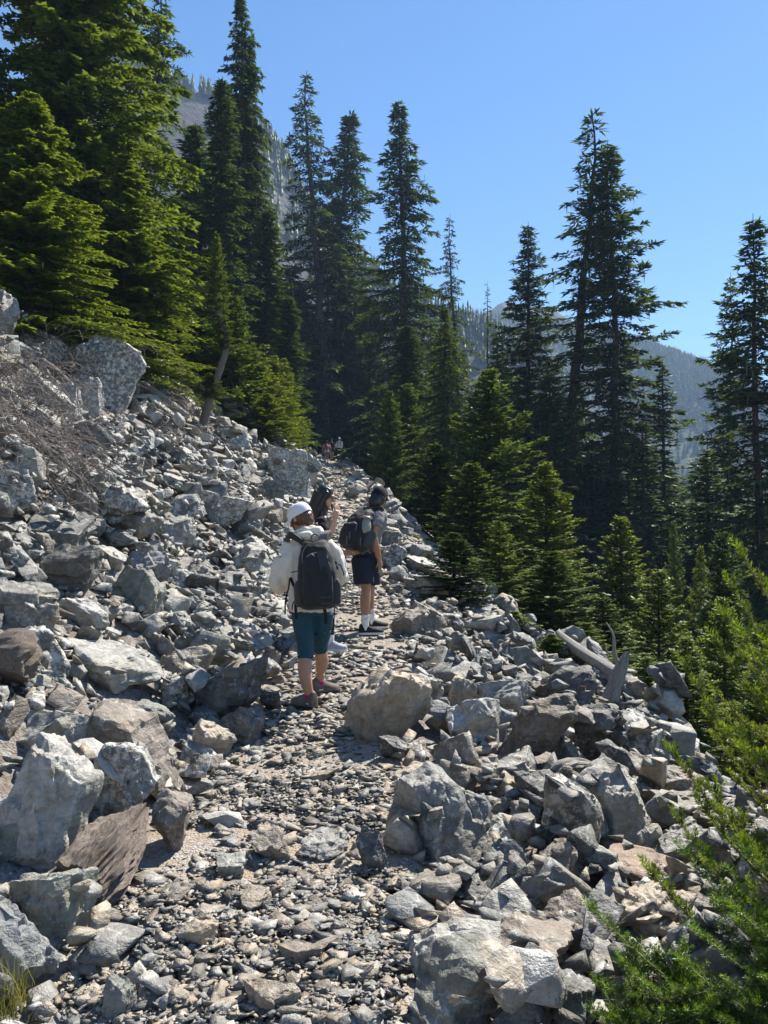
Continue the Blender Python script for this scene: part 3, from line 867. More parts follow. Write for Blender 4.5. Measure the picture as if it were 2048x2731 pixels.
def conifer(seed, Ht, Rm, zb, nb, prof, e_low, e_top, droop, tw_sp, tw_len, leaf, lw, gap=0.0, lichen=0, trunk_r=None, bend=0.0, leaflet_step=0.5, twigs3=True, clump=0.25, tipup=0.0, skip_sun=None):
    r = np.random.default_rng(seed)
    T = Acc(); C = Acc(); Lc = Acc()
    zz = np.linspace(0, Ht, 22)
    bx = bend * np.sin(zz / Ht * 2.2 + seed) * Ht * .05 + r.normal(size=22).cumsum() * .004 * Ht * (bend > 0)
    by = bend * np.cos(zz / Ht * 1.7 + seed) * Ht * .04
    bx -= bx[0]; by -= by[0]
    tr = trunk_r or Ht * 0.011
    rad = tr * (1 - zz / Ht) ** .85 + 0.012; rad[0] *= 1.35
    T.add(*tube(np.stack([bx, by, zz], -1), rad, 8))
    for i in range(nb):
        t = (i + r.random()) / nb
        t = t ** 0.92
        z = zb + (Ht - zb) * t * 0.985
        phi = i * 2.39996 + r.normal() * .35
        pr = prof(t)
        cl = 1 + clump * 2 * vnoise(z * 0.55 + seed * 3, phi * 1.2, seed)
        if r.random() < gap * (1.2 - t * .4) : continue
        L = Rm * pr * cl * r.uniform(.72, 1.12)
        if L < 0.05 * Rm: L = .05 * Rm
        el = e_low + (e_top - e_low) * t + r.normal() * .1
        ox, oy = np.interp(z, zz, bx), np.interp(z, zz, by)
        m = 7
        s = np.linspace(0, 1, m)
        out = L * s * math.cos(el) ; up = L * (math.tan(el) * s - droop * s ** 1.8 + tipup * np.maximum(s - .55, 0) ** 2 * 2.2)
        side = r.normal() * .12 * L * s ** 2
        cph, sph = math.cos(phi), math.sin(phi)
        ax = np.stack([ox + cph * out - sph * side, oy + sph * out + cph * side, z + up], -1)
        br = max(tr * .22 * (L / Rm), .006)
        T.add(*tube(ax, br * (1 - s) ** .8 + .004, 3))
        nt = max(int(L / tw_sp), 3)
        st = np.concatenate([np.linspace(.12, 1, nt)] * 2) + r.normal(size=2 * nt) * .5 / nt
        st = np.clip(st, .05, 1)
        sg = np.concatenate([np.ones(nt), -np.ones(nt)])
        base = np.stack([np.interp(st, s, ax[:, k]) for k in range(3)], -1)
        tang = np.stack([np.interp(st, (s[1:] + s[:-1]) / 2, np.diff(ax[:, k])) for k in range(3)], -1)
        tang /= np.linalg.norm(tang, axis=1)[:, None]
        lat = np.cross(tang, [0, 0, 1.0]); lat /= np.linalg.norm(lat, axis=1)[:, None] + 1e-9
        ang = r.uniform(.65, 1.15, 2 * nt) * np.clip(1.25 - .75 * st, .35, 1)
        D = tang * np.cos(ang)[:, None] + lat * (np.sin(ang) * sg)[:, None]
        D[:, 2] += r.normal(size=2 * nt) * .16 - .12 * droop
        D /= np.linalg.norm(D, axis=1)[:, None]
        tl = tw_len * (L / Rm) ** .35 * (np.clip(1.15 - st, .12, 1) ** .7) * (np.clip(st / .25, .35, 1)) * r.uniform(.6, 1.2, 2 * nt)
        # leaflets along each twig
        k = max(int(round(tw_len / (leaf * leaflet_step))), 2)
        q = (np.arange(k) + .3) / k
        Cc = (base[:, None] + D[:, None] * (tl[:, None] * q[None])[..., None]).reshape(-1, 3)
        Cc[:, 2] -= (q[None] ** 2 * tl[:, None] * .22 * (1 + droop)).ravel()
        nl = len(Cc)
        Dd = np.repeat(D, k, 0)
        lt = np.cross(Dd, [0, 0, 1.0]); lt /= np.linalg.norm(lt, axis=1)[:, None] + 1e-9
        sgn = np.where(np.arange(nl) % 2 == 0, 1, -1)
        a2 = r.uniform(.2, 1.0, nl) * sgn
        D2 = Dd * np.cos(a2)[:, None] + lt * np.sin(a2)[:, None]
        D2[:, 2] += r.normal(size=nl) * .16 - .08
        D2 /= np.linalg.norm(D2, axis=1)[:, None]
        U = np.cross(D2, [0, 0, 1.0]) + r.normal(size=(nl, 3)) * .38
        U -= (U * D2).sum(1)[:, None] * D2
        U /= np.linalg.norm(U, axis=1)[:, None] + 1e-9
        keep = np.repeat(tl, k) * 1.0 > leaf * .25
        LL = leaf * r.uniform(.6, 1.25, nl); WW = lw * r.uniform(.6, 1.2, nl)
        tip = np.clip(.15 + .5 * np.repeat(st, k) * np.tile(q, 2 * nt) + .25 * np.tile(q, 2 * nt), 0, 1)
        C.add(*blades(Cc[keep], D2[keep], U[keep], LL[keep], WW[keep], tip[keep]))
        if lichen and t < .85:
            nn = r.poisson(lichen * L)
            if nn:
                ss = r.random(nn)
                b0 = np.stack([np.interp(ss, s, ax[:, k2]) for k2 in range(3)], -1) + r.normal(size=(nn, 3)) * [.25, .25, .05]
                ln = r.uniform(.2, .75, nn)[:, None]
                wd = r.uniform(.015, .045, nn)[:, None]
                aa = r.uniform(0, 6.28, nn)
                u = np.stack([np.cos(aa), np.sin(aa), 0 * aa], -1)
                VV = np.stack([b0 + u * wd, b0 - u * wd, b0 - np.array([0, 0, 1.]) * ln], 1).reshape(-1, 3)
                Lc.add(VV, np.arange(nn * 3).reshape(-1, 3))
    tm = T.mesh('trunk', True); tm.materials.append(M_BARK)
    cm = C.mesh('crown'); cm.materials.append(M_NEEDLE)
    lm = None
    if Lc.V:
        lm = Lc.mesh('lichen'); lm.materials.append(M_LICHEN)
    return dict(trunk=tm, crown=cm, lichen=lm, H=Ht, R=Rm, top=(float(bx[-1]), float(by[-1])))

cone = lambda t: (1 - t) ** .8 * min(1, .55 + 2.2 * t) + .02
col = lambda t: min(1, .75 + t) * (1 - t ** 2.6) ** .9 * .95 + .05 * (1 - t)
old = lambda t: (1 - t ** 2.0) ** 1.1 * (.75 + .25 * math.sin(t * 17)) + .04
spire = lambda t: (1 - t) ** .62 * (.8 + .2 * math.sin(t * 23)) + .03
PR = {
 'old_sparse': conifer(11, 27, 3.6, 4.0, 150, old, -.15, .15, .28, .16, .75, .34, .055, gap=.2, lichen=2.2, bend=.5, clump=.45),
 'old_dense': conifer(12, 27, 3.6, 2.0, 260, old, -.25, .2, .30, .15, .75, .34, .058, gap=.06, lichen=2.6, bend=.2, clump=.4),
 'old_column': conifer(13, 28, 2.6, 3.0, 280, col, -.3, .1, .35, .15, .62, .34, .06, gap=.04, lichen=1.8, bend=.2, clump=.4),
 'old_broad': conifer(14, 28, 5.2, 1.5, 290, lambda t: (1 - t) ** .7 * (.85 + .15 * math.sin(t * 19)) + .03, -.28, .25, .25, .17, .9, .38, .065, gap=.08, lichen=1.4, bend=.3, clump=.4, tipup=.25),
 'spire': conifer(15, 20, 1.9, .8, 260, spire, -.3, .3, .18, .11, .5, .26, .05, gap=.03, clump=.25),
 'young_fir': conifer(16, 6, 1.7, .1, 190, cone, -.05, .55, .02, .065, .36, .13, .026, clump=.2, tipup=.12),
 'young_fir_b': conifer(17, 6, 1.9, .1, 170, cone, -.1, .5, .05, .07, .40, .14, .028, clump=.3, tipup=.15),
 'hemlock': conifer(18, 18, 4.6, .3, 300, lambda t: (1 - t) ** .75 * (.9 + .1 * math.sin(t * 15)) + .02, .02, .35, .34, .12, .8, .22, .05, clump=.4, leaflet_step=.5, lichen=.2, tipup=.1),
 'hemlock_b': conifer(19, 18, 4.6, .3, 300, lambda t: (1 - t) ** .7 * (.85 + .15 * math.sin(t * 21)) + .02, .05, .4, .36, .12, .8, .22, .05, clump=.45, leaflet_step=.5, lichen=.3, tipup=.1),
 'far_fir': conifer(20, 22, 3.0, .5, 110, lambda t: (1 - t) ** .75 + .02, -.25, .25, .2, .3, .9, .6, .13, clump=.3),
 'dead_top': conifer(21, 20, 1.1, 6, 90, spire, -.4, .1, .2, .22, .4, .26, .04, gap=.3, clump=.4),
}
TREE_N = [0]
def tree(name, vx, d, vtop, hw, proto, label, cat='tree', group=None, tint=(1, 1, 1), lean=(0, 0), rz=None, sink=0.15, lean_right=False):
    p = PR[proto]
    dr = ray(vx * V2P, 1365.5)
    x, y = float(dr[0] * d), d
    zb = float(H(x, y)) - sink
    ztop = at_depth(vx, vtop, y)[2]
    h = max(ztop - zb, .5)
    Rw = hw * V2P / FPX * d * {'you': 1.6, 'spi': 1.3, 'hem': 1.45, 'far': 1.5, 'dea': 1.3}.get(proto[:3], {'old_sparse': 1.8, 'old_column': 1.4, 'old_dense': 1.95, 'old_broad': 1.95}.get(proto, 1.5))
    root = empty(name, (x, y, zb), rng.uniform(0, 6.28) if rz is None else rz)
    root.scale = (Rw / p['R'], Rw / p['R'], h / p['H'])
    if lean_right: root.rotation_euler[2] = -math.atan2(p['top'][1], p['top'][0])
    else:
        a_ = root.rotation_euler[2]; k_ = Rw / p['R'] * .6
        root.location.x -= k_ * (math.cos(a_) * p['top'][0] - math.sin(a_) * p['top'][1]); root.location.y -= k_ * (math.sin(a_) * p['top'][0] + math.cos(a_) * p['top'][1])
    if lean != (0, 0): root.rotation_euler = (lean[0], lean[1], root.rotation_euler[2])
    for k in ('trunk', 'crown', 'lichen'):
        if p[k] is None: continue
        o = bpy.data.objects.new(k, p[k]); COL.objects.link(o); o.parent = root
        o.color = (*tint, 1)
        if k == 'lichen': o['kind'] = 'stuff'
    tag(root, label, cat, group)
    TREE_N[0] += 1
    return root
LIT = (1.6, 1.5, .9); YEL = (1.55, 1.52, .85); DK = (.62, .72, .78); MID = (1.05, 1.1, .95)  # per-tree tints; bright and dark ones put sun and shade into needle colour
# left wood
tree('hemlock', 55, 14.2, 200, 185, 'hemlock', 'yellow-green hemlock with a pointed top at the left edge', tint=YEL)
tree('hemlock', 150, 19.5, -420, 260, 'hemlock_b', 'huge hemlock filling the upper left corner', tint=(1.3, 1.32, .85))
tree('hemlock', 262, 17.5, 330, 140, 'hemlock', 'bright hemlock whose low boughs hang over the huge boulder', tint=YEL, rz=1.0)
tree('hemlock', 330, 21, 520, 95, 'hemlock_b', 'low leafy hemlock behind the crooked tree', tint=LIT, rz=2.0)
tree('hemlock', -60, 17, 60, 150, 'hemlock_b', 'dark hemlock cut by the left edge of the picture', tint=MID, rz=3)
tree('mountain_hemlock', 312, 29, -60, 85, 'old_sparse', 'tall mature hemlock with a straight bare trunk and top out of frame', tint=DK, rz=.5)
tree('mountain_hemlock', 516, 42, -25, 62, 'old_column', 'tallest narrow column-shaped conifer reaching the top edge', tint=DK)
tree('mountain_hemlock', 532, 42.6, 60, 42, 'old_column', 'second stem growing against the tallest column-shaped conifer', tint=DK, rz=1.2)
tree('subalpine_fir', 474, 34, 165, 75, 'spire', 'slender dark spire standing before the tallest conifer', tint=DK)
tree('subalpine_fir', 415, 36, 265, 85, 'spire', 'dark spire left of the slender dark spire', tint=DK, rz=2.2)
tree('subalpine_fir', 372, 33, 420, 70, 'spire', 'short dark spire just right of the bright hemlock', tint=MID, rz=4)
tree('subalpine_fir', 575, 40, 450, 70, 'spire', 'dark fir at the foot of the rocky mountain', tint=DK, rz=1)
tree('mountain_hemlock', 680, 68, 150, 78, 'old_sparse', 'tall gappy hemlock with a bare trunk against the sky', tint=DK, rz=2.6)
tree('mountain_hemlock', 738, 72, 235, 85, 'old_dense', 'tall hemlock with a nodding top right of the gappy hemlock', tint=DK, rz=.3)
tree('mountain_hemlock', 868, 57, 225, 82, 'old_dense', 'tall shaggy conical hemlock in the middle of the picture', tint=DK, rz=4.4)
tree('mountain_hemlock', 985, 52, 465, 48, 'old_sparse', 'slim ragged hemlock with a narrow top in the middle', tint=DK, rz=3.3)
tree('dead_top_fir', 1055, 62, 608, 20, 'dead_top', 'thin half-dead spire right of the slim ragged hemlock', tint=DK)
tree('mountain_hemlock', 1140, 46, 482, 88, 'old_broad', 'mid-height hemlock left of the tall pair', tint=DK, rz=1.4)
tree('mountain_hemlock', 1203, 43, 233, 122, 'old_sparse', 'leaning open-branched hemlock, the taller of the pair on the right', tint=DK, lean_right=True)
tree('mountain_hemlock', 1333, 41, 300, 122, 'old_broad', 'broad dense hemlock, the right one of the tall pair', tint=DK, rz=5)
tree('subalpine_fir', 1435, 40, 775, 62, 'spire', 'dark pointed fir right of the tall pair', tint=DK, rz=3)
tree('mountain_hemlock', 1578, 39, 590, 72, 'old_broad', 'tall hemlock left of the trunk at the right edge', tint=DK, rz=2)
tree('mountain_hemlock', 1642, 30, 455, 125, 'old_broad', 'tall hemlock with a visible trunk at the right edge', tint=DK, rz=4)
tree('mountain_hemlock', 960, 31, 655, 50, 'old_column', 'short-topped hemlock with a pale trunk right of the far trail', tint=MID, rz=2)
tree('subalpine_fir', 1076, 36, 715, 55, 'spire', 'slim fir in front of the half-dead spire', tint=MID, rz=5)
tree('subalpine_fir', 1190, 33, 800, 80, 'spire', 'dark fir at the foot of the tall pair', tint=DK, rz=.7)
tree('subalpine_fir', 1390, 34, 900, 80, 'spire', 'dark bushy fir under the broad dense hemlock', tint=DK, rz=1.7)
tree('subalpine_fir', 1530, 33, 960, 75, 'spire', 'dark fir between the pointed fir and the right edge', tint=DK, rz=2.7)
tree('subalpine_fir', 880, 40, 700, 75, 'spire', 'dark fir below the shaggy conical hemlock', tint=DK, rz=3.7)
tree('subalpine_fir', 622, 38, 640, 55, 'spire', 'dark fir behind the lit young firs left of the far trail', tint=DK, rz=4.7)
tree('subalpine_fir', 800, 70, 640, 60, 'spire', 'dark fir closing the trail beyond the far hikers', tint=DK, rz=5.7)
# young firs by the trail
yf = 'young firs along the trail'
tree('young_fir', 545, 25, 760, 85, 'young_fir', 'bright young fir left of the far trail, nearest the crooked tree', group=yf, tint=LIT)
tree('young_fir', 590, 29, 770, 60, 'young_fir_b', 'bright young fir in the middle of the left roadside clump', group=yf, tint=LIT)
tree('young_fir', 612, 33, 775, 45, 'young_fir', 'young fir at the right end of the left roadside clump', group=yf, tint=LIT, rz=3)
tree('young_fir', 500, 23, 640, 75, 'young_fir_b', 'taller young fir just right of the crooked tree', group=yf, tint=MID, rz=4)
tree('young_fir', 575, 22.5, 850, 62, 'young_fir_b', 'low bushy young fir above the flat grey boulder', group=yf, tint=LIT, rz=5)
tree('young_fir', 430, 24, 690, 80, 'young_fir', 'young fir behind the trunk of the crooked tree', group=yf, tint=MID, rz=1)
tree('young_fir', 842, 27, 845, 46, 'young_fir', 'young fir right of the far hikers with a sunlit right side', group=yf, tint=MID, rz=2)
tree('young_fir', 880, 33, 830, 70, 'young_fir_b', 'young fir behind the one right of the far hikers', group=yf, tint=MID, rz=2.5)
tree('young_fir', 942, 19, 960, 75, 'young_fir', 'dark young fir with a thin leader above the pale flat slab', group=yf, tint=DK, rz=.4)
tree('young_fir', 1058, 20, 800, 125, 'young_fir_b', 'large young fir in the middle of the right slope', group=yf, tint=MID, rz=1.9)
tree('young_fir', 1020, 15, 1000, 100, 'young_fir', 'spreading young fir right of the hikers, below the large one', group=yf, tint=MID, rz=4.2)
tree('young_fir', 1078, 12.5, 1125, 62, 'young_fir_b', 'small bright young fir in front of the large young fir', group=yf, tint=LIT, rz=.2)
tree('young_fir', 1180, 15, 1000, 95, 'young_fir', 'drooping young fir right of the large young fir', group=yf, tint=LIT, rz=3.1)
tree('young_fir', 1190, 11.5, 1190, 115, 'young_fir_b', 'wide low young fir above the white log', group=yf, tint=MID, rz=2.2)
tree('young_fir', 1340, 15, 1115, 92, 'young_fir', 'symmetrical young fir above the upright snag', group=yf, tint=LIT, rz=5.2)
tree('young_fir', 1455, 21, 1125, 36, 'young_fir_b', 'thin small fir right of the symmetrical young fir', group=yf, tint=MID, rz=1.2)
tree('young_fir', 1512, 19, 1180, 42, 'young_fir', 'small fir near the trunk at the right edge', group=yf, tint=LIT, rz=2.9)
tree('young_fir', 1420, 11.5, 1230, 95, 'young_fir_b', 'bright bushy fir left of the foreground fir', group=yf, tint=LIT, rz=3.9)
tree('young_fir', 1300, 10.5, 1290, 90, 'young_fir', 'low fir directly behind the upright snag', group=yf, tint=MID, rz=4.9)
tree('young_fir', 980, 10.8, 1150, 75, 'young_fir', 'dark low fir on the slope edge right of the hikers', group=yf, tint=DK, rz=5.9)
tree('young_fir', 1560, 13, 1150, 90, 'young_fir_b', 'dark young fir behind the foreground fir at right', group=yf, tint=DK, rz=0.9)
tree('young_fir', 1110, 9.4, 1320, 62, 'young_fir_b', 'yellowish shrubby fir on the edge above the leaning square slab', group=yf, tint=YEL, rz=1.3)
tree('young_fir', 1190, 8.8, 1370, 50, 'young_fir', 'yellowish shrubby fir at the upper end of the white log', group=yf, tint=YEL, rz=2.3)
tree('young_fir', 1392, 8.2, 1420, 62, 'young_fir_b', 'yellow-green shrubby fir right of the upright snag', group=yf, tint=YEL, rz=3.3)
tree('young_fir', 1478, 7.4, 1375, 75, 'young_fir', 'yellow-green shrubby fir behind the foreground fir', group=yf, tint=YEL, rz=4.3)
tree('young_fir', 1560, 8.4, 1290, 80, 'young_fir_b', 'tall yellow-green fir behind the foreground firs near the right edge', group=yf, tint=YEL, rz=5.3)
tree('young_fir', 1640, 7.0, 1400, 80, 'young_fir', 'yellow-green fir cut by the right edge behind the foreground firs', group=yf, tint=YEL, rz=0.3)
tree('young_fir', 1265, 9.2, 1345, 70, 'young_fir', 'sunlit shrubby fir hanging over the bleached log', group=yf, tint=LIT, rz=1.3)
# the shaded wood behind: nothing tells these apart
FILL = []
NAMED = [(55, 'pointed hemlock at the left edge'), (160, 'huge upper left hemlock'), (312, 'bare-trunked hemlock'), (474, 'slender dark spire'), (575, 'fir below the rocky mountain'), (680, 'gappy hemlock'), (738, 'nodding-topped hemlock'), (868, 'shaggy conical hemlock'), (960, 'pale-trunked hemlock'), (1055, 'half-dead spire'), (1140, 'mid-height hemlock'), (1210, 'leaning hemlock'), (1322, 'broad dense hemlock'), (1435, 'dark pointed fir'), (1530, 'fir near the right edge'), (1642, 'trunk at the right edge')]
def fill(n, vx0, vx1, d0, d1, top, label, group):
    for i in range(n):
        vx = rng.uniform(vx0, vx1); d = rng.uniform(d0, d1)
        x = float(ray(vx * V2P, 1365.5)[0] * d)
        if abs(x - float(xc(d))) < 5.5 and d < 68: continue
        vt = float(np.interp(vx, *top)) + rng.uniform(0, 160)
        FILL.append((tree('forest_conifer', vx, d, vt, rng.uniform(2.5, 3.5) / V2P * FPX / d, 'far_fir', label, 'tree', group, tint=DK), vx, vt, d, group))
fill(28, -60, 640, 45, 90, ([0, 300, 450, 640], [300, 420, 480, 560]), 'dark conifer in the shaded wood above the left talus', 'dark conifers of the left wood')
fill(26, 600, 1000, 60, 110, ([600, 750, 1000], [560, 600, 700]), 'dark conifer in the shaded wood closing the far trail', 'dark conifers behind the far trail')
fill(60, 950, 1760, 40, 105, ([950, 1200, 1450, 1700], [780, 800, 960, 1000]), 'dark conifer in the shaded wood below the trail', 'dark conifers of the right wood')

# each is told apart by the named tree it stands behind and its height
FK = {}
for o, vx, vt, d, g in FILL:
    q = min(NAMED, key=lambda a: abs(a[0] - vx))
    FK.setdefault((q[1], vx > q[0]), []).append((vt, o))
for (nm, rt), lst in FK.items():
    lst.sort(key=lambda a: a[0])
    for i, (vt, o) in enumerate(lst):
        rank = '' if len(lst) == 1 else ['tallest ', 'second tallest ', 'third tallest ', 'fourth tallest ', 'fifth tallest ', 'sixth tallest ', 'seventh tallest ', 'eighth tallest ', 'ninth tallest ', 'tenth tallest ', 'eleventh tallest ', 'twelfth tallest '][min(i, 11)]
        o['label'] = f"{rank}dark background conifer {'right' if rt else 'left'} behind the {nm}"

# ---- woods on the mountains: read as one mass
def far_wood(name, VV, n, hmin, hmax, label, crest_n, kmax, seed):
    r = np.random.default_rng(seed)
    m, nn, _ = VV.shape
    Vs, Fs = [], []; off = 0
    for i in range(n + crest_n):
        if i < crest_n: k = 14 + int(r.integers(0, 3)); j = int(r.integers(nn))
        else: k = 14 + int(abs(r.normal()) * kmax); j = int(r.integers(nn))
        if k >= m: continue
        P = VV[k, j]
        if vnoise(P[0] * .02, P[1] * .02 + P[2] * .03, seed) < (.06 if k < 40 else -.15) and i >= crest_n and (seed == 31 and j < nn * .6): continue
        h = r.uniform(hmin, hmax); w = h * r.uniform(.12, .2)
        lay = 4; sd = 5
        vs = []
        for q in range(lay):
            z0 = h * (.08 + q * .23); z1 = z0 + h * .38 if q < lay - 1 else h
            rr = w * (1 - q / lay) * r.uniform(.8, 1.2)
            a = r.uniform(0, 6.28) + np.arange(sd) * 6.283 / sd
            b = len(vs)
            jit = r.uniform(.65, 1.3, sd)
            for s_ in range(sd): vs.append((rr * jit[s_] * math.cos(a[s_]), rr * jit[s_] * math.sin(a[s_]), z0 + r.uniform(-.03, .03) * h))
            vs.append((0, 0, z1))
            for s_ in range(sd): Fs.append((off + b + s_, off + b + (s_ + 1) % sd, off + b + sd))
        Vs.append(np.array(vs) + P - np.array([0, 0, h * .05])); off += len(vs)
    me = mesh_np(name, np.concatenate(Vs), np.array(Fs))
    o = link(name, me, None, [M_NEEDLE]); o.color = (1.3, 1.2, 1.1, 1)
    tag(o, label, 'forest', kind='stuff')
far_wood('mountain_forest', V_M, 2600, 5.5, 11.5, 'scattered conifers on the rocky mountain behind the left wood', 420, 34, 31)
far_wood('ridge_forest', V_R, 11000, 7, 13.5, 'hazy conifer forest covering the far ridge at right', 900, 40, 32)

# ---- the hazy air
hz = bpy.data.materials.new('hazy_air'); t = NT(hz)
ho = t.n('ShaderNodeOutputMaterial'); hv = t.n('ShaderNodeVolumePrincipled')
hv.inputs['Color'].default_value = (0.46, 0.67, 1.0, 1); hv.inputs['Density'].default_value = 0.00048
hv.inputs['Anisotropy'].default_value = 0.0
t.l(hv.outputs[0], ho.inputs['Volume'])
bm = bmesh.new(); bmesh.ops.create_cube(bm, size=1.0)
me = bpy.data.meshes.new('haze'); bm.to_mesh(me); bm.free()
hb = link('haze', me, None, [hz])
hb.scale = (3400, 1700, 370); hb.location = (0, 650, 85)
tag(hb, kind='stuff')

# ------------------------------------------------------------------ dead wood, brushwood, grass
def wood_mat(name, a, b, scale=6.0):
    m = bpy.data.materials.new(name); t = NT(m)
    out = t.n('ShaderNodeOutputMaterial'); p = t.n('ShaderNodeBsdfPrincipled', i_Roughness=0.85)
    p.inputs['Specular IOR Level'].default_value = 0.15
    at = t.n('ShaderNodeAttribute', attribute_name='grain')
    cx = t.n('ShaderNodeCombineXYZ'); sp = t.n('ShaderNodeSeparateXYZ'); t.l(at.outputs['Vector'], sp.inputs[0])
    t.l(t.math('MULTIPLY', sp.outputs[0], 7.0), cx.inputs[0]); t.l(t.math('MULTIPLY', sp.outputs[1], 7.0), cx.inputs[1]); t.l(t.math('MULTIPLY', sp.outputs[2], 1.6), cx.inputs[2])
    n = t.n('ShaderNodeTexNoise', i_Scale=scale, i_Detail=7.0, i_Roughness=0.7); t.l(cx.outputs[0], n.inputs['Vector'])
    t.l(t.ramp(n.outputs[0], [(0.3, a), (0.48, tuple((x + y) / 2 for x, y in zip(a, b))), (0.7, b)]), p.inputs['Base Color'])
    bp = t.n('ShaderNodeBump', i_Strength=1.0, i_Distance=0.012); t.l(n.outputs[0], bp.inputs['Height'])
    t.l(bp.outputs[0], p.inputs['Normal']); t.l(p.outputs[0], out.inputs[0])
    return m
M_GREYWOOD = wood_mat('weathered_grey_wood', (0.10, 0.09, 0.08), (0.42, 0.40, 0.37))
M_BROWNWOOD = wood_mat('weathered_brown_wood', (0.035, 0.029, 0.025), (0.26, 0.22, 0.19), 9.0)
M_TWIG = simple_mat('dead_twigs', (0.17, 0.15, 0.14), 0.9, 0.4, 6, spec=0.1)

def grooved(pts, rad, seed, sides=28, n=40, groove=0.22, twist=0.6, jag=0.0, cap=True, fine=0.0):
    """weathered stem: smooth path, radius broken by long grooves; 'grain' attribute follows the fibre"""
    pts = np.asarray(pts, float)
    u0 = np.linspace(0, 1, len(pts)); u = np.linspace(0, 1, n)
    # Catmull-like smoothing by resampling twice
    P = np.stack([np.interp(u, u0, pts[:, k]) for k in range(3)], -1)
    ker = np.ones(5) / 5
    for _ in range(2):
        P = np.stack([np.convolve(np.pad(P[:, k], 2, 'reflect', reflect_type='odd'), ker, 'valid') for k in range(3)], -1)
    rr = np.interp(u, u0, rad)
    V, _ = tube(P, np.ones(n), sides)
    V = V.reshape(n, sides, 3)
    th = np.arange(sides) / sides * 2 * np.pi
    r = np.random.default_rng(seed)
    ph = r.uniform(0, 6.28, 8); am = r.uniform(.4, 1, 8)
    g = sum(am[k] * np.sin((3 + k * 2) * (th[None, :] + twist * u[:, None]) + ph[k] + (.5 if fine else 1.5) * np.sin(u[:, None] * (3 + k))) / (1 + .35 * k) for k in range(8)) / 3
    if fine: g += fine * (np.abs(np.sin(19 * th[None, :] + .5 * np.sin(u[:, None] * 5 + ph[1]) + ph[2])) - .6 + .5 * np.abs(np.sin(31 * th[None, :] + .4 * np.sin(u[:, None] * 6 + ph[3]))) - .3)
    g += fbm(th[None] * 2 + 0 * u[:, None], u[:, None] * 6 + 0 * th[None], seed, 3) * .8
    R_ = rr[:, None] * (1 + groove * g)
    if jag:
        R_ *= 1 - np.clip((u[:, None] - 1 + jag * (.35 + .65 * (np.sin(th * 5 + ph[0]) * .5 + .5)[None])) / jag, 0, 1) * .95
    V = P[:, None] + (V - P[:, None]) * R_[..., None]
    V2 = V.reshape(-1, 3)
    i = np.arange(n * sides).reshape(n, sides); j = np.roll(i, -1, 1)
    q = np.stack([i[:-1], j[:-1], j[1:], i[1:]], -1).reshape(-1, 4)
    F = np.concatenate([q[:, [0, 1, 2]], q[:, [0, 2, 3]]])
    if cap:
        c0 = len(V2); V2 = np.concatenate([V2, P[:1], P[-1:]])
        F = np.concatenate([F, np.stack([j[0], i[0], np.full(sides, c0)], -1), np.stack([i[-1], j[-1], np.full(sides, c0 + 1)], -1)])
    gr = np.stack([np.cos(th)[None] * rr[:, None] * 4 + 0 * u[:, None], np.sin(th)[None] * rr[:, None] * 4, np.broadcast_to(u[:, None] * np.linalg.norm(np.diff(P, axis=0), axis=1).sum() * 2, (n, sides))], -1).reshape(-1, 3)
    if cap: gr = np.concatenate([gr, gr[:1], gr[-1:]])
    return V2, F, gr

def wood_mesh(name, pieces, mat, org):
    Vs, Fs, Gs, off = [], [], [], 0
    for V, F, g in pieces:
        Vs.append(V - org); Fs.append(F + off); Gs.append(g); off += len(V)
    me = mesh_np(name, np.concatenate(Vs), np.concatenate(Fs), True)
    a = me.attributes.new('grain', 'FLOAT_VECTOR', 'POINT'); a.data.foreach_set('vector', np.concatenate(Gs).astype(np.float32).ravel())
    me.materials.append(mat)
    me.set_sharp_from_angle(angle=R(50))
    return me

def log_thing(name, pts, rad, mat, label, seed, cat='log', stubs=(), **kw):
    pts = np.array(pts)
    org = pts[0].copy()
    root = empty(name, tuple(org))
    o = link('trunk', wood_mesh(name, [grooved(pts, rad, seed, **kw)], mat, org), root)
    for k, (p2, r2) in enumerate(stubs):
        link('branch', wood_mesh('branch', [grooved(np.array(p2), r2, seed + 9 + k, sides=10, n=16)], mat, org), root)
    tag(root, label, cat)
    return root

def AD(vx, vy, d): return np.array(at_depth(vx, vy, d))

log_thing('fallen_log', [AD(20, 600, 18.0), AD(95, 668, 17.0), AD(150, 702, 16.4), AD(207, 752, 15.8)], [.16, .15, .14, .1], M_BROWNWOOD, 'dark fallen log sloping above the huge lichen-covered boulder', 41,
          stubs=[([AD(186, 735, 15.9), AD(182, 700, 15.8), AD(180, 680, 15.8)], [.05, .03, .01]), ([AD(60, 640, 17.4), AD(52, 610, 17.3)], [.04, .012])], groove=.12)
log_thing('fallen_log', [AD(-20, 712, 12.5), AD(60, 762, 12.2), AD(120, 800, 12.0), AD(152, 830, 11.9)], [.06, .06, .055, .04], M_BROWNWOOD, 'thin fallen log left of the huge lichen-covered boulder', 42,
          stubs=[([AD(85, 778, 12.1), AD(95, 760, 12.0)], [.03, .01])], groove=.12)
log_thing('fallen_log', [AD(308, 832, 16.5), AD(360, 868, 16.2), AD(405, 900, 16.0)], [.10, .10, .07], M_GREYWOOD, 'grey fallen log between the huge boulder and the crooked tree', 43, groove=.12)
log_thing('bleached_log', [AD(1205, 1370, 9.0), AD(1260, 1412, 8.5), AD(1330, 1455, 8.0), AD(1388, 1490, 7.6)], [.05, .065, .07, .065], M_GREYWOOD, 'straight bleached log lying at the edge of the right slope', 44, groove=.07)
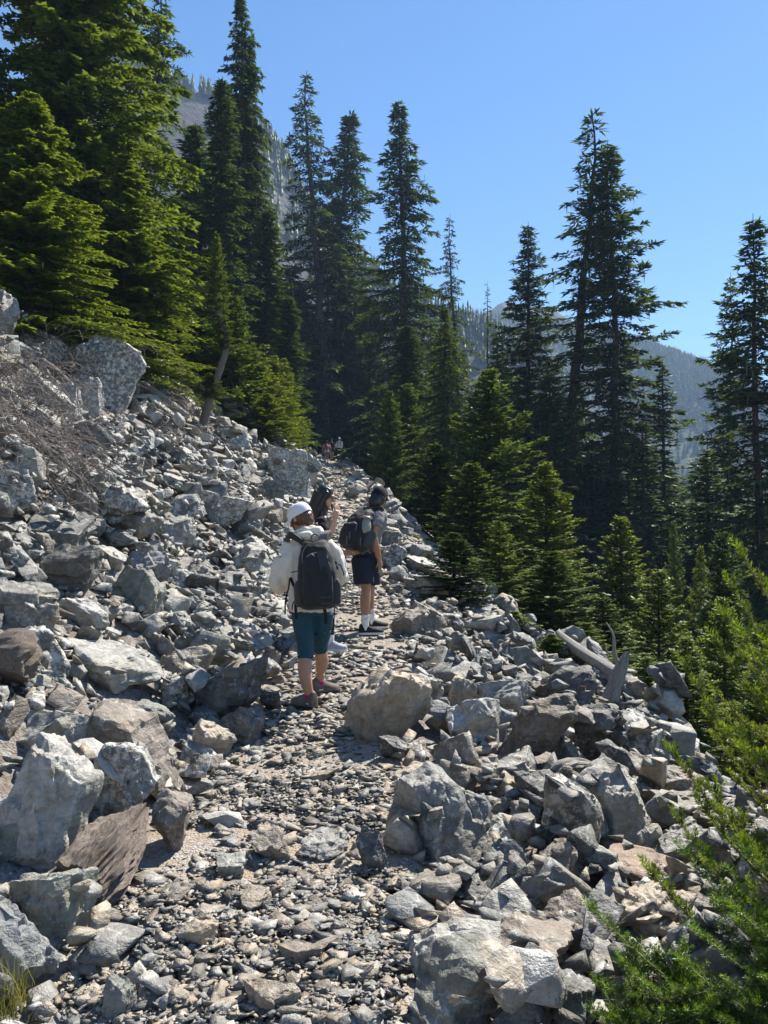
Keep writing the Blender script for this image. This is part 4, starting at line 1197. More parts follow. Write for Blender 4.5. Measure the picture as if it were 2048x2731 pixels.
log_thing('upright_snag', [AD(1318, 1512, 6.8), AD(1328, 1480, 6.8), AD(1342, 1440, 6.8), AD(1354, 1408, 6.8)], [.075, .06, .055, .03], M_GREYWOOD, 'bleached broken snag standing at the right slope edge', 45, cat='snag',
          stubs=[([AD(1340, 1442, 6.8), AD(1322, 1415, 6.77), AD(1330, 1385, 6.77), AD(1322, 1362, 6.77), AD(1310, 1345, 6.75)], [.022, .017, .013, .01, .004]),
                 ([AD(1326, 1412, 6.77), AD(1312, 1410, 6.74), AD(1308, 1400, 6.74)], [.012, .009, .004])], jag=.35)
dw = log_thing('curled_driftwood', [AD(1200, 1712, 4.6), AD(1203, 1680, 4.6), AD(1212, 1660, 4.6), AD(1232, 1652, 4.65), AD(1258, 1650, 4.75), AD(1292, 1656, 4.85)], [.06, .055, .05, .042, .035, .012], M_GREYWOOD,
          'curled bleached driftwood root on the right rocks', 46, cat='driftwood', stubs=[([AD(1240, 1655, 4.68), AD(1262, 1668, 4.65), AD(1268, 1690, 4.6)], [.03, .03, .012]), ([AD(1203, 1665, 4.85), AD(1194, 1652, 4.8)], [.02, .005])], groove=.3)
log_thing('weathered_stump', [AD(165, 1925, 3.1), AD(205, 1880, 3.22), AD(240, 1835, 3.38), AD(275, 1790, 3.55), AD(312, 1745, 3.75)], [.12, .13, .12, .09, .04], M_BROWNWOOD,
          'split weathered stump lying between the left boulders', 47, cat='stump', stubs=[([AD(215, 1835, 3.2), AD(260, 1805, 3.35), AD(300, 1785, 3.5)], [.03, .02, .004]),
          ([AD(200, 1830, 3.4), AD(215, 1790, 3.5), AD(222, 1768, 3.55)], [.06, .045, .01]), ([AD(250, 1865, 3.25), AD(285, 1828, 3.4), AD(312, 1800, 3.55)], [.035, .028, .006]), ([AD(230, 1850, 3.18), AD(262, 1812, 3.32), AD(290, 1800, 3.42)], [.02, .014, .004])], groove=.3, jag=.5, twist=.25, sides=72, n=70, fine=.75)
log_thing('root_stump', [AD(10, 1460, 4.45), AD(25, 1425, 4.5), AD(30, 1395, 4.55), AD(20, 1370, 4.6)], [.13, .16, .14, .05], M_BROWNWOOD, 'dark twisted root stump at the left edge', 48, cat='stump', groove=.3)
log_thing('fallen_branch', [AD(-20, 1268, 5.3), AD(40, 1290, 5.4), AD(100, 1312, 5.5), AD(160, 1332, 5.6)], [.045, .04, .035, .015], M_BROWNWOOD, 'dark fallen branch at the left edge above the grey boulder', 49, cat='branch', groove=.15)
log_thing('fallen_branch', [AD(1330, 2010, 3.15), AD(1360, 1985, 3.05), AD(1390, 1962, 2.95)], [.014, .014, .01], M_GREYWOOD, 'short pale branch poking out under the foreground fir', 50, cat='branch', groove=.1)
log_thing('exposed_root', [AD(806, 1042, 20.6), AD(786, 1060, 20.3), AD(768, 1078, 20.1)], [.05, .06, .02], M_BROWNWOOD, 'dark root sloping down to the far trail on its right', 51, cat='root', groove=.2)

def twigs(seed, n, starts, flow, length, spread, r0=.006, segs=6, fork=2):
    """dead twig tangle: many thin forking stems"""
    r = np.random.default_rng(seed); A = Acc()
    for i in range(n):
        p = starts(r); d = np.array(flow) + r.normal(size=3) * spread; d /= np.linalg.norm(d)
        todo = [(p, d, length * r.uniform(.4, 1.15), r0 * r.uniform(.7, 1.3), fork)]
        while todo:
            p, d, L, rad, f = todo.pop()
            pts = [p]; dd = d.copy()
            for k in range(segs):
                dd = dd + r.normal(size=3) * .22 + np.array([0, 0, -.05]); dd /= np.linalg.norm(dd)
                pts.append(pts[-1] + dd * L / segs)
                if f and r.random() < .55:
                    d2 = dd + r.normal(size=3) * .55; d2 /= np.linalg.norm(d2)
                    todo.append((pts[-1], d2, L * r.uniform(.3, .6), rad * .7, f - 1))
            rr = np.linspace(rad, rad * .4, segs + 1)
            A.add(*tube(np.array(pts), rr, 3))
    return A
def brush(name, vbox, d, n, flow, length, label, seed, stems, spread=.4, r0=.006, lift=.25):
    x0, y0, x1, y1 = vbox
    g = ground_at((x0 + x1) / 2, y1)
    org = np.array(AD((x0 + x1) / 2, y1, d))
    def st(r):
        a = r.random(); b = r.random()
        vx = x0 + (x1 - x0) * a; vy = y0 + (y1 - y0) * b
        q = ground_at(max(vx, -40), vy, 40)
        if q is None: q = tuple(org)
        q = np.array(q); i_ = int((q[0] - GX0) / GC); j_ = int((q[1] - GY0) / GC)
        if 0 <= i_ < G.shape[0] and 0 <= j_ < G.shape[1]: q[2] = max(q[2], G[i_, j_])
        return q + np.array([0, -.05, r.uniform(.02, lift)])
    A = twigs(seed, n, st, flow, length, spread, r0)
    for i in range(len(A.V)): A.V[i] = A.V[i] - org
    root = empty(name, tuple(org))
    me = A.mesh('twigs'); me.materials.append(M_TWIG)
    o = link('twigs', me, root); o['kind'] = 'stuff'
    for k, (pts, rad) in enumerate(stems):
        link('stem', wood_mesh('stem', [grooved(np.array(pts), rad, seed + k, sides=12, n=24, groove=.15)], M_BROWNWOOD, org), root)
    tag(root, label, 'brushwood')
brush('dead_brushwood', (-60, 840, 160, 1120), 8.5, 170, (.75, -.3, -.30), .9, 'grey tangle of dead twigs spilling over the left talus', 61,
      [([AD(-30, 865, 9.2), AD(40, 925, 8.8), AD(85, 965, 8.5), AD(125, 985, 8.3)], [.09, .08, .06, .03])], lift=.4)
brush('dead_brushwood', (330, 880, 500, 1010), 15, 60, (.2, -.4, -.4), .8, 'dead twigs and roots hanging under the crooked tree', 62,
      [([AD(440, 925, 17.5), AD(425, 965, 16.5), AD(400, 1000, 15.5)], [.09, .06, .02]), ([AD(445, 930, 17.5), AD(470, 985, 16.3), AD(480, 1030, 15.2)], [.09, .05, .02])], spread=.6, r0=.009)
brush('dead_brushwood', (200, 700, 330, 800), 15, 55, (.5, -.4, -.3), 1.2, 'dark dead boughs under the bright hemlock above the huge boulder', 63, [], spread=.5, r0=.01, lift=.9)
brush('dead_brushwood', (-40, 590, 60, 660), 14, 40, (.5, -.5, -.2), .9, 'pale dead twigs at the left edge above the fallen log', 64, [], spread=.5, r0=.008, lift=.5)

# crooked tree
def crooked_tree():
    pts = [AD(437, 930, 17.6), AD(447, 880, 17.6), AD(463, 830, 17.5), AD(478, 790, 17.5), AD(492, 750, 17.5), AD(488, 715, 17.5), AD(470, 680, 17.5), AD(464, 640, 17.5), AD(468, 560, 17.5)]
    org = pts[0].copy(); root = empty('crooked_tree', tuple(org))
    link('trunk', wood_mesh('trunk', [grooved(pts, [.12, .09, .085, .08, .08, .07, .055, .04, .015], 71, sides=12, groove=.1)], M_BROWNWOOD, org), root)
    for (vx, vy, s, zs, rz) in ((467, 700, .24, .36, 0), (484, 760, .2, .12, 1.5), (452, 862, .26, .1, 3.0)):
        p = AD(vx, vy, 17.5) - org
        o = bpy.data.objects.new('crown', PR['young_fir_b']['crown']); COL.objects.link(o); o.parent = root
        o.location = p; o.scale = (s, s, zs); o.rotation_euler = (0, 0, rz); o.color = (1.15, 1.15, .9, 1)
    tag(root, 'small crooked conifer with an S-shaped trunk on the left talus', 'tree')
crooked_tree()

# foreground firs with single needles
def needle_fir(seed, Ht, Rm, whorls):
    r = np.random.default_rng(seed)
    T = Acc(); NV = []; NF = []; NA = []; off = 0
    zz = np.linspace(0, Ht, 10)
    T.add(*tube(np.stack([zz * 0, zz * 0, zz], -1), .026 * (1 - zz / Ht) + .006, 7))
    def shoot(p, d, L, tip):
        nonlocal off
        n = int(L / .0011)
        s = r.random(n)
        c = p + d * (s * L)[:, None]
        a = np.cross(d, [0.3, .2, 1.0]); a /= np.linalg.norm(a); b = np.cross(d, a)
        th = r.uniform(0, 6.283, n)
        ra = np.cos(th)[:, None] * a + np.sin(th)[:, None] * b
        ra[:, 2] += .35
        nd = ra * .95 + d * r.uniform(.05, .6, n)[:, None]; nd /= np.linalg.norm(nd, axis=1)[:, None]
        u = np.cross(nd, r.normal(size=(n, 3))); u /= np.linalg.norm(u, axis=1)[:, None]
        ln = r.uniform(.018, .031, n) * (1 - .35 * s)
        V, F, A = blades(c, nd, u, ln, np.full(n, .0020), np.clip(tip + .3 * s, 0, 1.2))
        NV.append(V); NF.append(F + off); NA.append(A); off += len(V)
    for w in range(whorls):
        t = w / whorls
        z = Ht * (.06 + .9 * t ** .9)
        nbr = 7 if w < whorls - 1 else 5
        for k in range(nbr):
            phi = k * 6.283 / nbr + w * 1.1 + r.normal() * .2
            L = Rm * (1 - t) ** .75 * r.uniform(.75, 1.1) + .07
            el = .12 + .55 * t + r.normal() * .08
            d0 = np.array([math.cos(phi) * math.cos(el), math.sin(phi) * math.cos(el), math.sin(el)])
            s = np.linspace(0, 1, 8)
            ax = np.array([0, 0, z]) + d0[None] * (L * s)[:, None] + np.array([0, 0, 1.]) * (L * (.42 * s ** 2.2 - .12 * s))[:, None]
            T.add(*tube(ax, .009 * (1 - s) * (L / Rm + .3) + .002, 4))
            steps = max(int(L / .06), 3)
            for q in range(steps):
                f = (q + 1) / steps
                p = np.array([np.interp(f, s, ax[:, i]) for i in range(3)])
                tg = np.array([np.interp(min(f, .93), (s[1:] + s[:-1]) / 2, np.diff(ax[:, i])) for i in range(3)]); tg /= np.linalg.norm(tg)
                lat = np.cross(tg, [0, 0, 1.]); lat /= np.linalg.norm(lat)
                if f > .2: shoot(p - tg * .055, tg, .06, .15 + .55 * f ** 2)
                for sgn in (-1, 1):
                    if f < .15: continue
                    sl = (.25 * (1.05 - f) + .05) * r.uniform(.6, 1.1)
                    sd = tg * .6 + lat * sgn * .72 + np.array([0, 0, .34 + .1 * r.normal()]); sd /= np.linalg.norm(sd)
                    m = max(int(sl / .06), 1)
                    for e in range(m):
                        ps = p + sd * e * .06 + np.array([0, 0, .012 * e])
                        shoot(ps, sd + np.array([0, 0, .08 * e]), .065, .12 + .75 * (e / max(m - 1, 1)) ** 2 * (f > .3))
                        if e:
                            l2 = np.cross(sd, [0, 0, 1.]); l2 /= np.linalg.norm(l2)
                            for s2 in (-1, 1): shoot(ps, sd * .7 + l2 * s2 * .7 + np.array([0, 0, .12]), .055, .35)
                    T.add(*tube(np.stack([p, p + sd * sl * .9]), [.003, .0015], 3))
            tg = ax[-1] - ax[-2]; tg /= np.linalg.norm(tg)
            shoot(ax[-1], tg, .08, .9)
    tm = T.mesh('trunk', True); tm.materials.append(M_TWIG2)
    me = mesh_np('crown', np.concatenate(NV), np.concatenate(NF))
    a = me.attributes.new('tip', 'FLOAT', 'POINT'); a.data.foreach_set('value', np.concatenate(NA).astype(np.float32))
    me.materials.append(M_NEAR)
    return tm, me
M_TWIG2 = simple_mat('fir_stem', (0.20, 0.16, 0.12), 0.85, 0.3, 40, spec=0.15)
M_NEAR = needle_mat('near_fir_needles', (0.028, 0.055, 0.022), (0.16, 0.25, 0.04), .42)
NTM, NCM = needle_fir(81, 1.35, .92, 8)
SMALLFIR = needle_fir(82, .52, .30, 4)
def near_fir(x, y, rz, s, label, tint=(1, 1, 1), sz=1.0, lift=0, meshes=None):
    root = empty('young_fir', (x, y, float(H(x, y)) - .05 + lift), rz); root.scale = (s, s, s * sz)
    for n_, me in zip(('trunk', 'crown'), meshes or (NTM, NCM)):
        o = bpy.data.objects.new(n_, me); COL.objects.link(o); o.parent = root; o.color = (*tint, 1)
    tag(root, label, 'tree', 'young firs along the trail')
near_fir(1.34, 2.1, 0.6, .92, 'bright green foreground fir reaching in from the lower right corner', (1.05, 1.1, .9), .72)
near_fir(1.95, 3.0, 2.1, 1.05, 'soft foreground fir at the right edge above the lower fir', (1.25, 1.15, .8), 1.35)
near_fir(2.55, 3.9, 4.0, 1.1, 'yellowish fir behind the foreground firs at the right edge', (1.35, 1.1, .7), 1.1)

near_fir(.80, 2.25, 1.2, .66, 'low bushy fir sapling at the bottom edge left of the foreground fir', (.9, .95, .85), 1.0, .08, SMALLFIR)
# grass tuft at the lower left
def grass():
    r = np.random.default_rng(91); A = Acc()
    x, y, z = ground_at(4, 2185)
    for i in range(320):
        a = r.uniform(0, 6.28); L = r.uniform(.08, .22); b = np.array([r.normal() * .04, r.normal() * .05, 0])
        d = np.array([math.cos(a), math.sin(a), 0]) * r.uniform(.1, .75)
        s = np.linspace(0, 1, 5)[:, None]
        c = b + np.array([0, 0, 1.]) * (s - .35 * s ** 2 * np.linalg.norm(d)) * L + d * s ** 2 * L
        u = np.array([-math.sin(a), math.cos(a), 0]) * .0018 * (1.05 - s)
        V = np.stack([c + u, c - u], 1).reshape(-1, 3)
        F = [(2 * k, 2 * k + 1, 2 * k + 3) for k in range(4)] + [(2 * k, 2 * k + 3, 2 * k + 2) for k in range(4)]
        A.add(V, np.array(F), np.repeat(r.random() * .5 + .5 * np.linspace(0, 1, 5), 2))
    me = A.mesh('grass_tuft'); me.materials.append(needle_mat('dry_grass', (0.10, 0.13, 0.035), (0.34, 0.30, 0.12), .35))
    o = link('grass_tuft', me); o.location = (x, y, z)
    o.color = (1, 1, 1, 1)
    tag(o, 'yellow-green grass tuft at the lower left edge', 'grass', kind='stuff')
grass()

# ------------------------------------------------------------------ people
def zp(zx, zy, d):
    """point of the hikers' measuring grid at depth d"""
    r_ = ray(680 + zx * .3706, 1140 + zy * .3706)
    return np.array([r_[0] * d, d, EYE + r_[2] * d])

def resamp(pts, vals, n):
    pts = np.asarray(pts, float); vals = np.asarray(vals, float).reshape(len(pts), -1)
    u0 = np.concatenate([[0], np.cumsum(np.linalg.norm(np.diff(pts, axis=0), axis=1))]); u0 /= u0[-1]
    A = np.concatenate([pts, vals], 1)
    m = np.gradient(A, u0, axis=0) if len(pts) > 2 else np.repeat((A[1:] - A[:1]), 2, 0)
    u = np.linspace(0, 1, n); k = np.clip(np.searchsorted(u0, u, 'right') - 1, 0, len(u0) - 2)
    h = (u0[k + 1] - u0[k])[:, None]; s = ((u - u0[k]) / h[:, 0])[:, None]
    B = (2 * s ** 3 - 3 * s ** 2 + 1) * A[k] + (s ** 3 - 2 * s ** 2 + s) * h * m[k] + (-2 * s ** 3 + 3 * s ** 2) * A[k + 1] + (s ** 3 - s ** 2) * h * m[k + 1]
    return B[:, :3], B[:, 3:]

def closed(V, n, sides):
    i = np.arange(n * sides).reshape(n, sides); j = np.roll(i, -1, 1)
    q = np.stack([i[:-1], j[:-1], j[1:], i[1:]], -1).reshape(-1, 4)
    F = np.concatenate([q[:, [0, 1, 2]], q[:, [0, 2, 3]]])
    c = len(V); V = np.concatenate([V, V[:sides].mean(0)[None], V[-sides:].mean(0)[None]])
    F = np.concatenate([F, np.stack([j[0], i[0], np.full(sides, c)], -1), np.stack([i[-1], j[-1], np.full(sides, c + 1)], -1)])
    return V, F

def limb(pts, rad, sides=12, n=None):
    P, r_ = resamp(pts, rad, n or max(6, 4 * len(pts)))
    V, _ = tube(P, np.maximum(r_[:, 0], .002), sides)
    return closed(V, len(P), sides)

def rings(lst, yaw=0.0, sides=20, n=None):
    """lst: (centre, half width, half depth) -> closed body of elliptic sections, width axis turned by yaw"""
    P, r_ = resamp([l[0] for l in lst], [l[1:3] for l in lst], n or 4 * len(lst))
    th = np.arange(sides) * 2 * np.pi / sides
    a = np.array([math.cos(yaw), math.sin(yaw), 0]); b = np.array([-math.sin(yaw), math.cos(yaw), 0])
    V = P[:, None] + (np.cos(th)[None, :, None] * r_[:, :1, None]) * a + (np.sin(th)[None, :, None] * r_[:, 1:2, None]) * b
    return closed(V.reshape(-1, 3), len(P), sides)

def ell(c, r_, M=None, nu=14, nv=10):
    u = np.arange(nu) * 2 * np.pi / nu; v = np.linspace(-np.pi / 2 + .12, np.pi / 2 - .12, nv)
    V = np.stack([np.cos(v)[:, None] * np.cos(u)[None], np.cos(v)[:, None] * np.sin(u)[None], np.sin(v)[:, None] + 0 * u[None]], -1).reshape(-1, 3) * np.asarray(r_)
    if M is not None: V = V @ np.asarray(M).T
    return closed(V + np.asarray(c), nv, nu)

def xf(vf, M, loc): return vf[0] @ np.asarray(M).T + loc, vf[1]

def merge(shapes):
    Vs, Fs, off = [], [], 0
    for V, F in shapes: Vs.append(V); Fs.append(F + off); off += len(V)
    return np.concatenate(Vs), np.concatenate(Fs)

def solid(name, shapes, org, mat, voxel=.008, smooth=4, wrinkle=None):
    """melt overlapping closed shapes into one continuous skin"""
    V, F = merge(shapes)
    me = mesh_np(name + '_src', V - org, F)
    ob = bpy.data.objects.new('src', me); COL.objects.link(ob)
    md = ob.modifiers.new('m', 'REMESH'); md.mode = 'VOXEL'; md.voxel_size = voxel
    sm = ob.modifiers.new('s', 'SMOOTH'); sm.factor = .5; sm.iterations = smooth
    dg = bpy.context.evaluated_depsgraph_get()
    out = bpy.data.meshes.new_from_object(ob.evaluated_get(dg))
    bpy.data.objects.remove(ob); bpy.data.meshes.remove(me)
    out.name = name
    if wrinkle:
        amp, sc, seed = wrinkle
        n = len(out.vertices)
        co = np.empty(n * 3, np.float32); out.vertices.foreach_get('co', co); co = co.reshape(-1, 3)
        no = np.array([v.normal[:] for v in out.vertices])
        d = np.array([abs(mnoise.noise(Vector((p[0] * sc[0] + seed, p[1] * sc[1], p[2] * sc[2] + p[0] * sc[2] * .7)))) + .4 * mnoise.noise(Vector((p[0] * sc[0] * 2.3, p[1] * sc[1] * 2.3 + seed, p[2] * sc[2] * 2.1))) for p in co])
        co = co + no * ((d - .2) * amp)[:, None]
        out.vertices.foreach_set('co', co.astype(np.float32).ravel())
    out.polygons.foreach_set('use_smooth', np.ones(len(out.polygons), bool))
    out.materials.clear(); out.materials.append(mat); out.update()
    return out

def sweep(pts, width, thick, waxis, n=None):
    """flat strap along a path"""
    P, _ = resamp(pts, np.zeros(len(pts)), n or max(4, 5 * len(pts)))
    t_ = np.gradient(P, axis=0); t_ /= np.linalg.norm(t_, axis=1)[:, None]
    w = np.asarray(waxis, float)[None] - (t_ @ np.asarray(waxis, float))[:, None] * t_; w /= np.linalg.norm(w, axis=1)[:, None]
    nn = np.cross(t_, w)
    V = np.stack([P + w * width / 2 + nn * thick / 2, P - w * width / 2 + nn * thick / 2, P - w * width / 2 - nn * thick / 2, P + w * width / 2 - nn * thick / 2], 1).reshape(-1, 3)
    return closed(V, len(P), 4)

def part(name, shape, org, mat, parent, smooth=True):
    V, F = shape
    me = mesh_np(name, V - org, F, smooth); me.materials.append(mat)
    if smooth: me.set_sharp_from_angle(angle=R(40))
    return link(name, me, parent)

def rotm(yaw=0, pitch=0, roll=0):
    return np.array(Matrix.Rotation(yaw, 3, 'Z') @ Matrix.Rotation(pitch, 3, 'X') @ Matrix.Rotation(roll, 3, 'Y'))

def cloth_mat(name, col, trans=0.0, rough=.8, bump=.25, bs=300, noise=.12, sheen=0.0):
    m = simple_mat(name, col, rough, noise, 12, bump, bs, .25, sheen)
    if trans:
        t = m.node_tree; p = [n for n in t.nodes if n.type == 'BSDF_PRINCIPLED'][0]; out = [n for n in t.nodes if n.type == 'OUTPUT_MATERIAL'][0]
        tr = t.nodes.new('ShaderNodeBsdfTranslucent'); tr.inputs[0].default_value = (min(1, col[0] * 1.05), col[1], col[2] * .8, 1)
        mx = t.nodes.new('ShaderNodeMixShader'); mx.inputs[0].default_value = trans
        t.links.new(p.outputs[0], mx.inputs[1]); t.links.new(tr.outputs[0], mx.inputs[2]); t.links.new(mx.outputs[0], out.inputs[0])
    return m
def skin_mat(name, col):
    m = simple_mat(name, col, .55, .1, 25, .12, 200, .35)
    p = [n for n in m.node_tree.nodes if n.type == 'BSDF_PRINCIPLED'][0]
    p.inputs['Subsurface Weight'].default_value = .08; p.inputs['Subsurface Radius'].default_value = (.012, .005, .003); p.inputs['Subsurface Scale'].default_value = .5
    return m
def hair_mat(name, col):
    m = bpy.data.materials.new(name); t = NT(m)
    out = t.n('ShaderNodeOutputMaterial'); p = t.n('ShaderNodeBsdfPrincipled', i_Roughness=.38); p.inputs['Specular IOR Level'].default_value = .5
    tc = t.n('ShaderNodeTexCoord'); mp = t.n('ShaderNodeMapping'); mp.inputs['Scale'].default_value = (90, 90, 7); t.l(tc.outputs['Object'], mp.inputs[0])
    n = t.n('ShaderNodeTexNoise', i_Scale=1.0, i_Detail=3.0); t.l(mp.outputs[0], n.inputs['Vector'])
    t.l(t.ramp(n.outputs[0], [(.3, tuple(c * .45 for c in col)), (.7, tuple(c * 1.5 for c in col))]), p.inputs['Base Color'])
    b = t.n('ShaderNodeBump', i_Strength=.7, i_Distance=.006); t.l(n.outputs[0], b.inputs['Height']); t.l(b.outputs[0], p.inputs['Normal'])
    t.l(p.outputs[0], out.inputs[0]); return m
SKIN_A = skin_mat('skin_tanned', (.42, .235, .15)); SKIN_B = skin_mat('skin_light', (.52, .31, .22)); SKIN_C = skin_mat('skin_brown', (.36, .19, .115))
WHITE = cloth_mat('white_windbreaker', (.78, .75, .68), .28, .6, .1, 60, .04)
TEAL = cloth_mat('teal_leggings', (.008, .052, .082), 0, .55, .15, 400, .1)
BLACKN = cloth_mat('black_nylon', (.016, .017, .019), 0, .6, .35, 500, .15, .1)
GREYN = cloth_mat('grey_webbing', (.14, .14, .14), 0, .6, .3, 400, .1)
PANEL = cloth_mat('charcoal_nylon', (.035, .036, .038), 0, .5, .35, 400, .15, .1)
BLACKC = cloth_mat('black_cotton', (.013, .013, .014), 0, .9, .25, 300, .15)
GREYC = cloth_mat('grey_cotton', (.19, .19, .195), 0, .9, .25, 300, .12)
NAVY = cloth_mat('navy_shorts', (.016, .018, .036), 0, .8, .2, 300, .12)
WCAP = cloth_mat('white_cap_cloth', (.76, .77, .80), .1, .8, .1, 200, .03)
SOCKW = cloth_mat('white_sock', (.75, .74, .72), 0, .9, .3, 250, .05)
SOCKM = cloth_mat('magenta_sock', (.42, .02, .16), 0, .9, .3, 250, .1)
BOOT = cloth_mat('brown_hiking_shoe', (.135, .105, .085), 0, .75, .4, 120, .3)
RUBBER = cloth_mat('dark_rubber', (.025, .023, .022), 0, .7, .3, 60, .2)
KNIT = cloth_mat('black_knit_shoe', (.018, .018, .02), 0, .75, .5, 200, .2)
FOAM = cloth_mat('white_foam_sole', (.66, .65, .60), 0, .6, .1, 60, .05)
GREYK = cloth_mat('grey_knit_shoe', (.40, .41, .43), 0, .8, .4, 200, .1)
AUBURN = hair_mat('auburn_hair', (.10, .04, .022)); BLACKH = hair_mat('black_hair', (.012, .011, .011))
SAGE = simple_mat('sage_metal', (.22, .24, .19), .4, .04, 8, 0, 1, .5); DARKP = simple_mat('dark_plastic', (.02, .02, .02), .4)
EYEM = simple_mat('dark_eye', (.02, .012, .008), .15); LIPM = simple_mat('lips', (.36, .14, .11), .5)
METAL = simple_mat('thin_metal_frame', (.10, .08, .07), .3, spec=.6)
PRINT = simple_mat('pale_print', (.55, .55, .55), .7); PRINTD = simple_mat('faint_print', (.10, .10, .10), .7)
RED = cloth_mat('red_pack', (.50, .03, .05), 0, .6, .2, 100, .1); LGREY = cloth_mat('pale_grey_shirt', (.55, .55, .58), 0, .85, .2, 200, .05)

def head_shapes(M, loc, s=1.0):
    S = [ell((0, -.012, .028), (.075, .095, .088)), ell((0, .026, -.045), (.056, .062, .064)), ell((0, .066, -.09), (.025, .022, .02)),
         limb([(0, .085, .018), (0, .100, -.005), (0, .110, -.026)], [.008, .010, .013]), ell((.076, -.006, -.008), (.011, .02, .032)), ell((-.076, -.006, -.008), (.011, .02, .032)),
         ell((0, .085, -.054), (.022, .011, .010)), ell((0, .078, .03), (.05, .016, .012))]
    return [xf((V * s, F), M, loc) for V, F in S]

def eyes(M, loc, org, root):
    for s in (-1, 1):
        part('eye', xf(ell((s * .031, .079, .008), (.012, .006, .007)), M, loc), org, EYEM, root)

def shoe(heel, yaw, L, org, root, mu, ms, sole=.028, wide=1.0, high=1.0, label=None):
    """heel: ground point; the shoe points along yaw"""
    d = np.array([math.cos(yaw), math.sin(yaw), 0]); w = np.array([-math.sin(yaw), math.cos(yaw), 0])
    prof = [(0.0, .022, .055), (.03, .033, .102), (.14, .039, .118), (.30, .040, .108), (.42, .041, .086), (.56, .045, .068), (.74, .049, .056), (.88, .043, .047), (.97, .025, .04), (1.0, .010, .034)]
    def loft(z0, grow, hmul, flat):
        th = np.linspace(0, np.pi, 11)
        V = []
        for s, hw, hh in prof:
            c = heel + d * (s * L)
            for a in th:
                x = math.cos(a) * (hw * wide + grow); z = math.sin(a) ** .6 * hh * hmul * high if not flat else (flat if 0 < a < np.pi - 1e-6 else 0)
                V.append(c + w * x + np.array([0, 0, z0 + z]))
        return closed(np.array(V), len(prof), 11)
    up = part('shoe', loft(sole * .8, 0, 1.0, 0), org, mu, root)
    part('sole', loft(0, .005, 1.0, sole), org, ms, up)
    # laces and tongue
    for k in range(4):
        s = .42 + k * .085
        hh = np.interp(s, [p[0] for p in prof], [p[2] for p in prof]) * high + sole * .8
        c = heel + d * (s * L)
        part('lace', limb([c + w * .022 + np.array([0, 0, hh - .008]), c + np.array([0, 0, hh + .003]), c - w * .022 + np.array([0, 0, hh - .008])], [.004, .004, .004], 6, 7), org, GREYN if mu is not KNIT else BLACKC, up)
    return up

def hand(wrist, dirv, palm_n, s=1.0, curl=.25, thumb_side=1):
    """palm, four fingers and a thumb leaving the side of the palm; closed shapes to melt into the arm"""
    d = np.asarray(dirv, float); d /= np.linalg.norm(d)
    n = np.asarray(palm_n, float); n -= n @ d * d; n /= np.linalg.norm(n)
    w = np.cross(n, d) * thumb_side
    S = [limb([wrist, wrist + d * .045 * s, wrist + d * .09 * s], [.026 * s, .034 * s, .032 * s])]
    c = wrist + d * .045 * s
    S.append(limb([c - w * .02 * s, c + w * .02 * s], [.026 * s, .026 * s]))
    for k, (off, L) in enumerate(((.030, .068), (.011, .078), (-.009, .073), (-.028, .056))):
        b = wrist + d * .085 * s + w * off * s
        dd = d + w * off * 2.5
        p1 = b + dd * L * .42 * s + n * curl * L * .12; p2 = p1 + (dd + n * curl) * L * .32 * s; p3 = p2 + (dd + n * curl * 2.2) * L * .26 * s
        S.append(limb([b - d * .015, p1, p2, p3], [.010 * s, .0095 * s, .009 * s, .0075 * s], 8))
    b = wrist + d * .03 * s + w * .03 * s
    S.append(limb([b, b + (w * .8 + d * .5) * .035 * s, b + (w * .75 + d * .9 + n * .3) * .062 * s], [.013 * s, .011 * s, .0085 * s], 8))
    return S

def rounded_pack(prof, base, axis, right, back, n_exp=4.0, sides=28):
    """prof: (t, half width, half depth, depth offset) along the pack's upright axis"""
    V = []
    th = np.arange(sides) * 2 * np.pi / sides
    c, s = np.cos(th), np.sin(th)
    q = (np.abs(c) ** n_exp + np.abs(s) ** n_exp) ** (-1 / n_exp)
    for t_, hw, hd, off in prof:
        V.append((base + axis * t_)[None] + np.outer(c * q * hw, right) + np.outer(s * q * hd + off, back))
    return closed(np.concatenate(V), len(prof), sides)

def unit(v): v = np.asarray(v, float); return v / np.linalg.norm(v)

